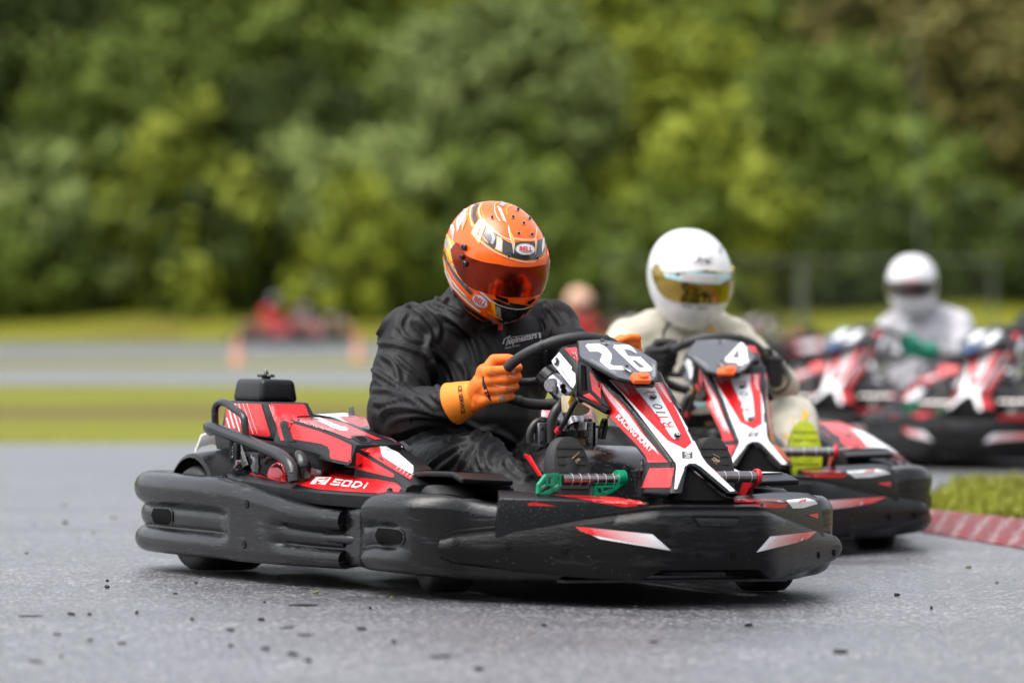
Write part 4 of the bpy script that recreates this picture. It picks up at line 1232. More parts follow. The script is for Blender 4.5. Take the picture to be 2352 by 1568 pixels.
def fuse(pieces, voxel, smooth=6):
    """union of many rounded pieces into one continuous skin"""
    q_ = Part()
    for V, F in pieces: q_.add(V, F, 'void_black')
    me = q_.mesh('tmp'); ob = bpy.data.objects.new('tmp', me); col.objects.link(ob)
    md = ob.modifiers.new('r', 'REMESH'); md.mode = 'VOXEL'; md.voxel_size = voxel
    if smooth:
        sm = ob.modifiers.new('s', 'SMOOTH'); sm.factor = .5; sm.iterations = smooth
    dg = bpy.context.evaluated_depsgraph_get(); dg.update()
    m2 = bpy.data.meshes.new_from_object(ob.evaluated_get(dg))
    V = [v.co.copy() for v in m2.vertices]; F = [tuple(p_.vertices) for p_ in m2.polygons]
    N = [v.normal.copy() for v in m2.vertices]
    bpy.data.objects.remove(ob); bpy.data.meshes.remove(me); bpy.data.meshes.remove(m2)
    return V, F, N
def folds(V, N, segs, amp, F, seed=0.0):
    """cloth creases: ridges that run across each limb and slant round joints; segs = (a, b, wavelength along, strength)"""
    off = Vector((seed, seed * 1.7, seed * .3))
    S_ = [(a, (b - a), (b - a).normalized(), (b - a).length_squared, wl, st, Vector((i * 3.1, i * 1.3, -i * 2.2))) for i, (a, b, wl, st) in enumerate(segs)]
    H = []
    for v in V:
        wt = []
        for a, ab, ax, l2, wl, st, o2 in S_:
            t = max(0, min(1, (v - a).dot(ab) / l2)); d = (v - a - ab * t).length
            wt.append(1 / (d + .01) ** 6)
        mx = max(wt); tot_ = 0; acc = 0
        warp = noise.noise(v * 5 + off) * .8
        for w, (a, ab, ax, l2, wl, st, o2) in zip(wt, S_):
            if w < mx * .08: continue
            al = (v - a).dot(ax)
            q1 = v * 2.6 + ax * (al / wl) + off + o2 + Vector((warp, -warp, warp))
            r1 = max(0.0, 1 - abs(noise.noise(q1)) * 3.6)
            r2 = max(0.0, 1 - abs(noise.noise(q1 * 1.9 + Vector((7, 3, 1)))) * 3.0)
            acc += w * st * (r1 ** 1.7 * .8 + r2 ** 1.6 * .42); tot_ += w
        H.append(acc / tot_ + noise.noise(v * 5 + off) * .9 - .35)
    nb = [[] for _ in V]
    for f in F:
        for i in range(len(f)): nb[f[i]].append(f[i - 1])
    for _ in range(3): H = [(H[i] * 2 + sum(H[j] for j in nb[i])) / (2 + len(nb[i])) for i in range(len(V))]
    return [v + n * h_ * amp for v, n, h_ in zip(V, N, H)]

def creases(V, N, F, curves, K):
    """single folds that run where the photographed cloth shows them: a ridge with a hollow beside it"""
    b_ = BVHTree.FromPolygons(V, F); pts_ = []
    Ki = K.inverted(); o = Ki @ CAM; r3 = Ki.to_3x3()
    for ref, poly, w, h_ in curves:
        c = catmull([Vector((a, b2, 0)) for a, b2 in poly], 8)
        n_ = len(c)
        for i, q_ in enumerate(c):
            d = (r3 @ ray_dir(*px(ref, (q_.x, q_.y)))).normalized(); hit = b_.ray_cast(o, d)
            if hit[0] is None: continue
            if pts_ and i and (hit[0] - pts_[-1][0]).length < .06:
                a = pts_[-1][0]; st = max(1, int((hit[0] - a).length / .0015))
                for k in range(1, st): pts_.append((a.lerp(hit[0], k / st), w, h_ * math.sin(math.pi * (i + .3) / (n_ + .6)) ** .5))
            pts_.append((hit[0], w, h_ * math.sin(math.pi * (i + .3) / (n_ + .6)) ** .5))
    kd = KDTree(len(pts_))
    for i, p_ in enumerate(pts_): kd.insert(p_[0], i)
    kd.balance(); out_ = []
    dn = Vector((0, 0, -1))
    for v, n in zip(V, N):
        co, i, d = kd.find(v)
        w, h_ = pts_[i][1], pts_[i][2]
        if d > w * 4.5: out_.append(v); continue
        sd_ = max(-1, min(1, (co - v).z / (d + .003)))
        z = h_ * (math.exp(-(d / w) ** 2) - (.5 + .3 * sd_) * math.exp(-((d - 2 * w) / w) ** 2))
        out_.append(v + n * z)
    return out_

# ---------- helmet, built in its own space: -y is where the face looks, z up
def helmet_pt(az, el, grow=0.0):
    """az 0 = straight ahead, positive to wearer's left; el from the chin side (-90) to the crown (90)"""
    ca, sa, ce, se = math.cos(az), math.sin(az), math.cos(el), math.sin(el)
    x, y, z = sa * ce, -ca * ce, se
    e = 2.25
    k = (abs(x) ** e + abs(y) ** e + abs(z) ** e) ** (-1 / e)
    x *= k; y *= k; z *= k
    fz = max(0, -z)
    X = x * (.128 - .012 * fz)
    Y = y * (.162 if y > 0 else .160 + .012 * fz)
    if y < 0: Y -= .010 * fz * (1 - abs(x))
    if y > 0: Y -= .045 * fz * fz
    Z = z * (.150 if z > 0 else .148)
    v = Vector((X, Y, Z))
    return v + v.normalized() * grow
def helmet_shell(m, n=72, mm=44, lo=-78):
    rings = []
    els = [R(lo + (90 - lo) * i / mm) for i in range(mm + 1)]
    V = [helmet_pt(2 * math.pi * k / n, el) for el in els[:-1] for k in range(n)] + [helmet_pt(0, math.pi / 2)]
    F = []
    for i in range(mm - 1):
        for k in range(n): F.append((i * n + k, i * n + (k + 1) % n, (i + 1) * n + (k + 1) % n, (i + 1) * n + k))
    top = len(V) - 1
    for k in range(n): F.append(((mm - 1) * n + k, (mm - 1) * n + (k + 1) % n, top))
    q_ = Part(); q_.add(*fixn((V, F)), m, True)
    # black padding rim and closed inside
    rim = [helmet_pt(2 * math.pi * k / n, R(lo), .002) for k in range(n)]
    q_.add(*tube(rim, .007, 8, 1, closed=True), 'helmet_black', True)
    c = Vector((0, .0, -.10))
    q_.add([v * .97 for v in rim] + [c], [(k, (k + 1) % n, n) for k in range(n)], 'void_black')
    return q_
def visor_part(m, top=None, bot=None, w=88, grow=.004, frame=None):
    q_ = Part(); V, F = [], []
    n, mm = 46, 12
    for i in range(n + 1):
        az = R(-w + 2 * w * i / n); a = abs(az) / R(w)
        t_ = R(interp(top, a)); b_ = R(interp(bot, a))
        for j in range(mm + 1):
            el = b_ + (t_ - b_) * j / mm
            V.append(helmet_pt(az, el, grow))
    for i in range(n):
        for j in range(mm):
            k = i * (mm + 1) + j
            F.append((k, k + mm + 1, k + mm + 2, k + 1))
    inner = [v - v.normalized() * .0035 for v in V]
    b0 = len(V)
    q_.add(V + inner, F + [tuple(reversed([i_ + b0 for i_ in f])) for f in F], m, True)
    # edge
    edge = [i * (mm + 1) for i in range(n + 1)] + [n * (mm + 1) + j for j in range(1, mm + 1)] + [i * (mm + 1) + mm for i in range(n - 1, -1, -1)] + [j for j in range(mm - 1, 0, -1)]
    E_ = [V[i] for i in edge] + [inner[i] for i in edge]; ne = len(edge)
    q_.add(*fixn((E_, [(k, (k + 1) % ne, ne + (k + 1) % ne, ne + k) for k in range(ne)])), m)
    if frame: q_.add(*tube([V[i] for i in edge], .0025, 6, 1, closed=True), frame, True)
    return q_
V_TOP = [(0, 26), (.3, 25), (.55, 21), (.77, 18), (.88, 23), (.96, 21), (1, 12)]
V_BOT = [(0, -4.5), (.3, -5), (.48, -6.5), (.62, -7), (.75, -3), (.86, 3), (.96, 8), (1, 10)]

def person(K, label, spec):
    """spec: joints in kart space and materials. One continuous body; helmet, visor, gloves and shoes are its parts"""
    J = spec['J']
    root_me_pieces = []
    c_ = lambda a, b, ra, rb: root_me_pieces.append(capsule(J[a] if isinstance(a, str) else a, J[b] if isinstance(b, str) else b, ra, rb))
    for a, b, ra, rb in spec['limbs']: c_(a, b, ra, rb)
    for c, r_, rot in spec['blobs']: root_me_pieces.append(ellipsoid(J[c] if isinstance(c, str) else c, r_, rot))
    V, F, N = fuse(root_me_pieces, spec.get('voxel', .012), spec.get('smooth', 5))
    segs = [(Vector(J[a]) if isinstance(a, str) else Vector(a), Vector(J[b]) if isinstance(b, str) else Vector(b), wl, st) for a, b, wl, st in spec['segs']]
    if spec.get('fold', 0): V = folds(V, N, segs, spec['fold'], F, spec.get('seed', 1.0))
    if spec.get('creases'): V = creases(V, N, F, spec['creases'], K)
    q_ = Part(); q_.add(V, F, spec['suit'], True)
    if 'paint' in spec: spec['paint'](q_)
    me = q_.mesh('person', sharp=False)
    o = bpy.data.objects.new('person', me); col.objects.link(o); o.matrix_world = K
    o['label'] = label; o['category'] = 'person'
    for name, part, sub in spec['parts']:
        a = bpy.data.objects.new(name, part.mesh(name, sharp=(name != 'glove'))); col.objects.link(a); a.parent = o
        for n2, p2 in sub:
            b = bpy.data.objects.new(n2, p2.mesh(n2)); col.objects.link(b); b.parent = a
    return o

def fist(wrist, rim_pt, rim_dir, back, side, m, cuff=None, scale=1.0, voxel=.0032, fingers_dir=1):
    """a gloved hand closed round a rim. rim_dir: along the rim towards the index finger; back: from the rim towards the back of the hand; side: along the curled finger, from knuckle to tip over the front of the rim"""
    rd, bk, sd = Vector(rim_dir).normalized(), Vector(back).normalized(), Vector(side).normalized()
    s = scale; rp_ = Vector(rim_pt); w = Vector(wrist)
    pcs = []
    knu = []
    for k, (ln, r_) in enumerate(((1.0, .0105), (1.06, .0108), (1.0, .0103), (.84, .0092))):
        o = rp_ + rd * (.032 - .0215 * k) * s
        # knuckle behind the rim, finger wraps over the outside and back under
        k0 = o + bk * .032 * s - sd * .032 * s
        k1 = o + bk * .040 * s + sd * .004 * ln * s
        k2 = o + bk * .020 * s + sd * .034 * ln * s
        k3 = o - bk * .018 * s + sd * .020 * ln * s
        pcs += [capsule(k0, k1, r_ * 1.12 * s, r_ * 1.06 * s, 12, 4), capsule(k1, k2, r_ * 1.06 * s, r_ * s, 12, 4), capsule(k2, k3, r_ * s, r_ * .85 * s, 12, 4)]
        knu.append(k0)
    pc = rp_ - sd * .040 * s + bk * .012 * s
    for k0 in knu: pcs.append(capsule(k0, w + rd * (.012 * (1.5 - knu.index(k0))) * s, .0135 * s, .020 * s, 12, 4))
    pcs.append(capsule(pc + rd * .028 * s, pc - rd * .030 * s, .020 * s, .020 * s, 12, 4))
    pcs.append(capsule(pc, w, .026 * s, .026 * s, 14, 4))
    # thumb: leaves the side of the palm near its base and closes over the fingers' other side
    t0 = w.lerp(pc, .45) + rd * .022 * s
    t1 = rp_ + rd * .052 * s - sd * .020 * s - bk * .004 * s
    t2 = rp_ + rd * .052 * s + sd * .010 * s + bk * .006 * s
    t3 = rp_ + rd * .044 * s + sd * .032 * s + bk * .004 * s
    pcs += [capsule(t0, t1, .017 * s, .0135 * s, 12, 4), capsule(t1, t2, .0135 * s, .012 * s, 12, 4), capsule(t2, t3, .012 * s, .0105 * s, 12, 4)]
    V, F, N = fuse(pcs, voxel, 2)
    q_ = Part(); q_.add(V, F, m, True)
    return q_

def sole_shoe(c, up, w=.10, h=.27, m='sole_rubber', upper='black_fabric_dark', tilt=.0, print_=True):
    """shoe seen from below the sole: sole plate facing forward (-y), upper behind it"""
    c = Vector(c); q_ = Part()
    u = Vector(up).normalized(); n = Vector((0, -1, 0)); n = (n - u * n.dot(u)).normalized(); s = u.cross(n).normalized()
    ol = []
    for k in range(32):
        a = 2 * math.pi * k / 32
        y = math.sin(a); x = math.cos(a)
        wy = w / 2 * (1.0 if y > .1 else .86 + .14 * max(0, (y + .6)) / .7 if y > -.6 else .80)
        ol.append(c + s * (x * abs(x) ** -.15 if abs(x) > 1e-3 else 0) * wy + u * y * h / 2)
    q_.add(*prism([v - n * .018 for v in ol], ol, .004, 2), m, True)
    # treads
    for k in range(9):
        y = -.44 + .1 * k
        q_.add(*box(c + u * h * y + n * .001, (w * .72, .003, .006), 0, Matrix((s, -n, u)).transposed().to_3x3()), m)
    q_.add(*ellipsoid(c - n * .045 + u * .02, (w * .46, .05, h * .44), Matrix((s, -n, u)).transposed().to_3x3()), upper, True)
    return q_
# ---------- the orange driver in the front kart
PX = lambda X, Y, **k: U('P', X, Y, **k)
HC1 = PX(1137, 601, y=.0)
H1 = Matrix.Translation(HC1) @ Matrix.Rotation(R(-4), 4, 'Z') @ Matrix.Rotation(R(30), 4, 'X')
KH = K1 @ H1
h = helmet_shell('helmet_orange')
HB = h.bvh()
def hs_(poly, m, off=.0010, mirror=False, step=10, ref='I'): sticker(h, HB, ref, poly, m, off=off, K=KH, mirror=mirror, step=step)
def line(pts, w, m, off=.0016, mirror=False): hs_(ribbon(pts, w), m, off, mirror, 12)
# dark band round the brow
brow = [(598, 545), (560, 440), (640, 440), (690, 410), (720, 430), (800, 490), (860, 545), (945, 590), (975, 560), (1060, 570), (1175, 572), (1215, 555), (1255, 590), (1290, 560), (1325, 470), (1330, 640), (1290, 720), (1215, 770), (1100, 775), (960, 745), (860, 705), (760, 655), (690, 600)]
hs_([(655, 470), (690, 408), (730, 440), (800, 500), (880, 548), (950, 585), (1050, 568), (1190, 568), (1240, 590), (1290, 540), (1318, 480), (1330, 600), (1318, 670), (1270, 735), (1200, 768), (1080, 772), (960, 742), (850, 700), (750, 650), (670, 590), (625, 535)], 'helmet_dark')
line([(600, 545), (680, 610), (770, 672), (870, 722), (980, 762), (1100, 785), (1210, 778), (1280, 745), (1325, 700)], 9, 'helmet_yellow', .002)
line([(600, 560), (690, 632), (790, 695), (900, 742), (1010, 778), (1110, 796), (1210, 790)], 6, 'helmet_white', .002)
line([(690, 395), (750, 452), (830, 515), (900, 560), (950, 585)], 9, 'helmet_yellow', .002)
line([(640, 330), (700, 400), (770, 455), (850, 515), (940, 555)], 8, 'helmet_white', .002)
line([(975, 545), (1080, 560), (1180, 560), (1215, 548)], 8, 'helmet_yellow', .002)
line([(980, 532), (1080, 547), (1180, 547), (1212, 535)], 6, 'helmet_white', .002)
# flames: tall yellow spikes
hs_([(912, 385), (935, 450), (975, 530), (985, 600), (972, 710), (955, 600), (935, 540), (918, 470)], 'helmet_white', .0022)
hs_([(930, 440), (955, 490), (975, 560), (970, 690), (958, 600), (940, 520)], 'helmet_yellow', .0026)
hs_([(1215, 400), (1228, 450), (1222, 530), (1228, 580), (1210, 720), (1205, 600), (1200, 540), (1212, 480)], 'helmet_white', .0022)
hs_([(1216, 440), (1222, 500), (1220, 560), (1224, 600), (1210, 700), (1210, 600), (1206, 540)], 'helmet_yellow', .0026)
# grey seven and white block on the brow
hs_([(688, 415), (702, 430), (690, 445), (676, 432)], 'helmet_grey', .002)
hs_([(700, 445), (745, 470), (772, 510), (772, 545), (750, 602), (722, 585), (740, 540), (735, 505), (695, 462)], 'helmet_grey', .002)
hs_([(790, 510), (840, 530), (855, 560), (848, 688), (770, 655), (785, 600)], 'helmet_yellow', .002)
hs_([(796, 520), (835, 538), (846, 565), (840, 675), (778, 645), (792, 595)], 'helmet_white', .0026)
hs_([(1290, 540), (1305, 520), (1308, 620), (1280, 700), (1276, 620)], 'helmet_white', .002)
# white block on the temple with orange letters
hs_([(600, 325), (650, 365), (668, 400), (600, 595), (510, 480), (545, 395)], 'helmet_yellow', .0022)
hs_([(605, 335), (648, 372), (658, 402), (600, 578), (522, 478), (552, 400)], 'helmet_white', .0026)
for rb in ([(585, 500), (640, 392), (625, 372)], [(560, 520), (610, 430)], [(575, 545), (600, 490)]): hs_(ribbon(rb, 9), 'helmet_orange', .003)
line([(470, 190), (480, 260), (520, 350), (560, 420), (620, 500), (700, 590)], 7, 'helmet_yellow', .0032)
# dark swoosh over the crown
hs_([(590, 120), (560, 160), (525, 200), (520, 300), (545, 380), (575, 340), (583, 305), (560, 240), (580, 190), (640, 130)], 'helmet_dark', .0018)
for k, (dx, m) in enumerate(((0, 'helmet_yellow'), (12, 'helmet_white'), (26, 'helmet_yellow'), (42, 'helmet_dark'), (54, 'helmet_yellow'))):
    line([(655 + dx * .2, 105), (612 + dx * .5, 150), (585 + dx * .6, 210), (590 + dx * .8, 270), (625 + dx * .7, 345), (690 + dx * .4, 420), (760, 470 - dx * .2)], 7, m, .0016)
line([(560, 140), (505, 200), (495, 290), (530, 400)], 14, 'helmet_white', .0014)
line([(540, 140), (480, 200), (468, 290), (500, 370), (530, 420)], 6, 'helmet_yellow', .0016)
# grey and white wedges on the side of the crown
hs_([(430, 190), (380, 260), (350, 350), (358, 465), (400, 370), (440, 290), (470, 210)], 'helmet_white', .0016)
hs_([(420, 215), (385, 290), (365, 360), (365, 420), (400, 340), (440, 240)], 'helmet_grey', .002)
line([(440, 215), (405, 290), (378, 400)], 7, 'helmet_white', .0026)
hs_([(470, 240), (430, 300), (405, 380), (412, 452), (462, 330), (462, 290)], 'helmet_yellow', .0018)
hs_([(465, 255), (432, 310), (412, 380), (416, 430), (455, 330)], 'helmet_grey', .0024)
# shoulder of the helmet: dark, yellow and white shards at the back
hs_([(300, 340), (282, 420), (290, 480), (312, 560), (318, 490), (330, 430)], 'helmet_white', .0014)
hs_([(300, 380), (285, 440), (296, 500), (310, 540), (308, 470)], 'helmet_grey', .0018)
hs_([(245, 480), (222, 560), (225, 640), (250, 720), (290, 800), (325, 745), (330, 570), (270, 520)], 'helmet_yellow', .0014)
hs_([(240, 500), (222, 570), (228, 640), (262, 640), (258, 560)], 'helmet_grey', .0018)
hs_([(262, 520), (280, 600), (300, 690), (312, 750), (325, 740), (305, 620)], 'helmet_white', .0020)
line([(215, 640), (240, 760), (300, 880), (370, 980), (440, 1060), (520, 1140)], 34, 'helmet_dark', .0016)
line([(228, 660), (262, 765), (318, 868), (390, 965), (470, 1050)], 8, 'helmet_yellow', .0022)
line([(300, 800), (345, 880), (400, 960), (460, 1045)], 9, 'helmet_white', .0022)
line([(198, 700), (225, 850), (290, 990), (380, 1110), (480, 1210), (560, 1290), (640, 1345)], 9, 'helmet_yellow', .002)
line([(210, 760), (240, 880), (300, 990), (380, 1090), (460, 1170)], 14, 'helmet_white', .0018)
line([(205, 820), (250, 950), (320, 1070), (420, 1180), (520, 1270), (610, 1335)], 16, 'helmet_white', .002)
line([(440, 1150), (520, 1230), (610, 1300)], 9, 'helmet_grey', .0024)
# lower white spike and chin, black roll along the rim
line([(206, 880), (222, 960), (270, 1060), (350, 1170), (450, 1275), (560, 1355), (660, 1415), (740, 1455)], 34, 'helmet_black', .0030)
hs_([(522, 1018), (600, 1090), (680, 1160), (740, 1220), (745, 1250), (660, 1170), (580, 1100)], 'helmet_white', .0018)
hs_([(720, 1200), (800, 1260), (900, 1295), (1010, 1312), (1100, 1305), (1170, 1275), (1175, 1290), (1130, 1370), (1060, 1440), (980, 1480), (840, 1470), (770, 1380), (735, 1290)], 'helmet_black', .0016)
line([(722, 1205), (800, 1258), (900, 1290), (1010, 1308), (1100, 1300), (1175, 1268)], 9, 'helmet_white', .0022)
hs_([(725, 1218), (770, 1240), (778, 1300), (790, 1400), (760, 1370), (735, 1290)], 'helmet_yellow', .0022)
hs_([(785, 1270), (830, 1290), (838, 1400), (812, 1395), (785, 1360)], 'helmet_grey', .0024)
line([(690, 1330), (760, 1370), (850, 1420)], 12, 'helmet_yellow', .0028)
hs_([(620, 1270), (680, 1300), (700, 1390), (630, 1370)], 'helmet_orange', .0026)
hs_([(708, 1395), (770, 1420), (805, 1462), (740, 1440)], 'helmet_grey', .0026)
line([(985, 1475), (1050, 1430), (1110, 1370), (1160, 1300)], 9, 'helmet_yellow', .0026)
# vents under the visor
for vq in ([(765, 1150), (870, 1175), (912, 1190), (915, 1235), (860, 1220), (790, 1185)], [(1110, 1250), (1120, 1215), (1200, 1178), (1190, 1210), (1150, 1245)]):
    c = (sum(a for a, b in vq) / len(vq), sum(b for a, b in vq) / len(vq))
    hs_([(c[0] + (a - c[0]) * 1.18, c[1] + (b - c[1]) * 1.4) for a, b in vq], 'helmet_orange', .004)
    hs_(vq, 'void_black', .0048)
# holes in the crown
for X, Y in ((740, 305), (967, 302), (1020, 220), (1148, 317), (1083, 370), (1028, 482), (1172, 492), (922, 728), (1228, 750)):
    hs_(ell(X, Y, 19, 18), 'helmet_grey', .0028, step=20); hs_(ell(X, Y, 14, 14), 'void_black', .0034, step=20)
hs_(ell(337, 845, 13, 18), 'alloy', .004, step=20)
# swirl on top
line([(765, 165), (765, 230), (790, 300), (825, 348)], 8, 'helmet_white', .0020)
for k in range(7):
    t = k / 6
    hs_(ribbon([(795 + 60 * t, 190 + 140 * t), (828 + 55 * t, 205 + 135 * t), (835 + 50 * t, 225 + 130 * t)], 12), 'helmet_white', .002, step=20)
line([(905, 275), (890, 225), (915, 190), (960, 175), (1030, 178)], 9, 'helmet_yellow', .002)
line([(770, 160), (830, 125), (920, 118), (1010, 138), (1100, 190)], 10, 'helmet_yellow', .0018)
hs_([(845, 130), (900, 120), (1000, 140), (1090, 185), (1000, 165), (890, 160), (860, 190), (825, 175)], 'helmet_grey', .0022)
# maker's ovals
for cx, cy, rx, ry, ro in ((1095, 657, 108, 62, 3), (615, 1215, 95, 60, 36)):
    hs_(ell(cx, cy, rx, ry, ro), 'helmet_white', .0040); hs_(ell(cx, cy, rx * .96, ry * .94, ro), 'helmet_black', .0044); hs_(ell(cx, cy, rx * .92, ry * .89, ro), 'helmet_white', .0048)
write(h, HB, 'I', 'BELL', (1030, 672), (1170, 682), (1032, 624), 'logo_red', off=.0056, bold=.03, K=KH)
write(h, HB, 'I', 'HELMETS', (1048, 692), (1158, 698), (1049, 680), 'helmet_black', off=.0056, bold=.02, K=KH)
write(h, HB, 'I', 'BELL', (548, 1192), (668, 1272), (572, 1150), 'logo_red', off=.0056, bold=.03, K=KH)
write(h, HB, 'I', 'HELMETS', (552, 1212), (645, 1278), (558, 1202), 'helmet_black', off=.0056, bold=.02, K=KH)
vis = visor_part('visor_orange', V_TOP, V_BOT, 92, .0045)
VB = vis.bvh()
hinge = Part()
def hang(X, Y, r_, m='black_gloss'):
    o, d = local_ray(KH, px('I', (X, Y))); hit = HB.ray_cast(o, d)
    if hit[0] is None: return
    n_ = hit[1] if hit[1].dot(d) < 0 else -hit[1]
    hinge.add(*lathe([(r_, .002), (r_, .010), (r_ * .7, .012), (r_ * .35, .012), (r_ * .3, .009)], hit[0], n_, n=18), m, True)
hang(447, 635, .0085); hang(428, 737, .0065); hang(462, 812, .0075)
seam = PX
for hh in (h,):
    pass
H1p = [v for v in ()]
h.xform(H1); vis.xform(H1); hinge.xform(H1)
hinge.join(Part())
DBG = {}
def angs(pts):
    out_ = []
    for p_ in pts:
        o, d = local_ray(KH, px('I', p_)); hit = HB.ray_cast(o, d)
        if hit[0] is None: out_.append((p_, None)); continue
        v = hit[0]
        # invert roughly by search
        best = min(((helmet_pt(R(a), R(e)) - v).length, a, e) for a in range(-120, 121, 3) for e in range(-75, 90, 3))
        out_.append((p_, best[1], best[2]))
    return out_
import os
if os.environ.get('DBG'): 
    for r__ in angs([(440, 580), (480, 580), (540, 690), (700, 745), (900, 800), (1100, 825), (1250, 815), (1320, 790), (375, 700), (420, 800), (460, 910), (560, 1020), (700, 1110), (850, 1165), (1000, 1195), (1130, 1185), (1210, 1150),(1095,655)]): print(r__)

J = dict(neck=HC1 + Vector((0.0, .12, -.15)), head=HC1 + Vector((0, .05, -.06)),
         shR=PX(944, 776, y=.13), shL=PX(1258, 762, y=.12), elR=PX(906, 952, y=.0), elL=PX(1345, 850, y=-.10),
         wrR=PX(1066, 922, y=-.27), wrL=PX(1418, 825, y=-.26), chest=PX(1090, 830, y=.15), belly=PX(1100, 940, y=.12),
         pelvis=Vector((0, .24, .24)), hipR=Vector((-.10, .14, .25)), hipL=Vector((.10, .14, .25)),
         knR=PX(1100, 1062, y=-.27), knL=Vector((.19, -.30, .33)), anR=Vector((-.20, -.70, .17)), anL=Vector((.20, -.70, .17)))
J['wrRb'] = J['wrR'] + (J['elR'] - J['wrR']).normalized() * .055; J['wrLb'] = J['wrL'] + (J['elL'] - J['wrL']).normalized() * .04
limbs = [('neck', 'head', .085, .075), ('neck', 'shR', .085, .078), ('neck', 'shL', .085, .075), ('shR', 'elR', .083, .074), ('elR', 'wrRb', .070, .046),
         ('shL', 'elL', .078, .066), ('elL', 'wrLb', .062, .042), ('chest', 'belly', .16, .17), ('belly', 'pelvis', .16, .15),
         ('hipR', 'knR', .105, .080), ('hipL', 'knL', .10, .078), ('knR', 'anR', .076, .052), ('knL', 'anL', .074, .052), ('shR', 'chest', .09, .12), ('shL', 'chest', .09, .12),
         ('shR', 'belly', .06, .12), ('shL', 'belly', .06, .12)]
blobs = [('chest', (.19, .13, .19), None), (U('B', 900, 960, y=.12), (.075, .075, .085), None), (U('B', 880, 1020, y=.06), (.06, .05, .05), None), (PX(1185, 845, y=.06), (.10, .08, .15), None)]
segs = [('neck', 'shR', .10, .8), ('neck', 'shL', .10, .8), ('shR', 'elR', .06, 1.1), ('elR', 'wrR', .045, 1.0), ('shL', 'elL', .06, 1), ('elL', 'wrL', .05, 1),
        ('chest', 'belly', .10, 1.0), ('belly', 'pelvis', .10, .8), ('hipR', 'knR', .07, 1.1), ('hipL', 'knL', .07, 1), ('knR', 'anR', .06, 1.0), ('knL', 'anL', .06, 1)]
W1, H1_ = .0065, .011
CRE = [('B', l_, w, h_) for l_, w, h_ in (
    ([(440, 930), (530, 905), (620, 960), (700, 1060), (690, 1150)], .008, .012), ([(240, 1170), (400, 1185), (560, 1235), (660, 1300)], W1, .010),
    ([(300, 1245), (400, 1330), (430, 1450)], W1, .009), ([(215, 1330), (300, 1400), (420, 1480), (560, 1570)], .008, .012), ([(345, 1000), (300, 1080), (245, 1175)], W1, .008),
    ([(560, 1000), (640, 1110), (620, 1220), (670, 1350), (700, 1500)], .009, .014), ([(700, 960), (800, 1010), (900, 1090), (960, 1200), (990, 1320)], W1, .010),
    ([(640, 1200), (780, 1330), (830, 1480)], W1, .009), ([(1020, 1090), (1100, 1170), (1130, 1260)], W1, .007), ([(420, 1060), (500, 1140), (590, 1160)], .005, .007),
    ([(260, 1420), (360, 1500), (470, 1560)], W1, .008), ([(400, 1260), (500, 1350), (600, 1440)], W1, .009), ([(860, 1300), (900, 1400), (880, 1500)], W1, .007),
    ([(700, 830), (690, 890), (770, 930), (860, 970)], W1, .010), ([(770, 850), (730, 910), (790, 990)], .005, .008), ([(1440, 900), (1500, 960), (1560, 1040)], W1, .010),
    ([(1400, 900), (1480, 885), (1560, 940), (1640, 1040)], W1, .009), ([(1420, 980), (1460, 1060), (1440, 1120)], .005, .007), ([(480, 960), (440, 1040), (460, 1120)], .005, .007))]
CRE += [('C', l_, w, h_) for l_, w, h_ in (
    ([(240, 100), (400, 120), (560, 200), (640, 262)], W1, .010), ([(290, 290), (350, 240), (480, 228), (620, 250), (790, 300)], .008, .013), ([(330, 370), (420, 305), (560, 285), (740, 295)], W1, .010),
    ([(440, 60), (520, 130), (600, 170), (690, 250)], W1, .009), ([(650, 130), (700, 180), (760, 210)], .004, .006), ([(740, 130), (760, 190), (800, 240)], .004, .007), ([(700, 140), (730, 200), (770, 270)], .004, .006),
    ([(250, 190), (330, 200), (420, 170)], W1, .009), ([(420, 400), (560, 350), (720, 340), (860, 330)], W1, .008),
    ([(900, 470), (960, 400), (1080, 392), (1180, 440), (1280, 510)], .008, .010), ([(1060, 400), (1000, 480), (985, 560), (1010, 650)], .008, .014), ([(1180, 470), (1080, 510), (1040, 580), (1060, 650)], W1, .010),
    ([(1270, 510), (1190, 570), (1230, 640), (1300, 700)], W1, .010), ([(840, 660), (890, 560), (960, 470)], .008, .013), ([(620, 640), (760, 540), (900, 470)], W1, .010), ([(700, 660), (800, 590), (860, 520)], W1, .008),
    ([(1290, 560), (1340, 620), (1390, 700)], W1, .009), ([(1290, 740), (1340, 700), (1420, 710)], W1, .008), ([(930, 650), (960, 580), (1000, 520)], W1, .009), ([(1130, 640), (1160, 580), (1220, 540)], W1, .008),
    ([(900, 330), (1000, 380), (1100, 370)], W1, .008), ([(780, 430), (900, 440), (980, 400)], W1, .009))]
def paint26(q_):
    b_ = q_.bvh()
    def ww(t, o, r_, tp, **k): write(q_, b_, 'B', t, o, r_, tp, 'grey_print', off=.003, **k)
    ww('alpinestars', (1188, 1196), (1388, 1150), (1182, 1140), bold=.03)
    ww('ONE GOAL. ONE VISION', (1164, 1214), (1268, 1192), (1163, 1203), bold=.01)
    sticker(q_, b_, 'B', ribbon([(1150, 1180), (1160, 1145), (1190, 1130), (1205, 1120), (1185, 1150), (1172, 1190)], 7), 'grey_print', off=.003, K=K1)
    sticker(q_, b_, 'B', ribbon([(1215, 1134), (1400, 1104), (1406, 1140)], 4), 'grey_print', off=.003, K=K1)
    sticker(q_, b_, 'B', [(1396, 1102), (1410, 1098), (1413, 1136), (1399, 1140)], 'grey_print', off=.003, K=K1)
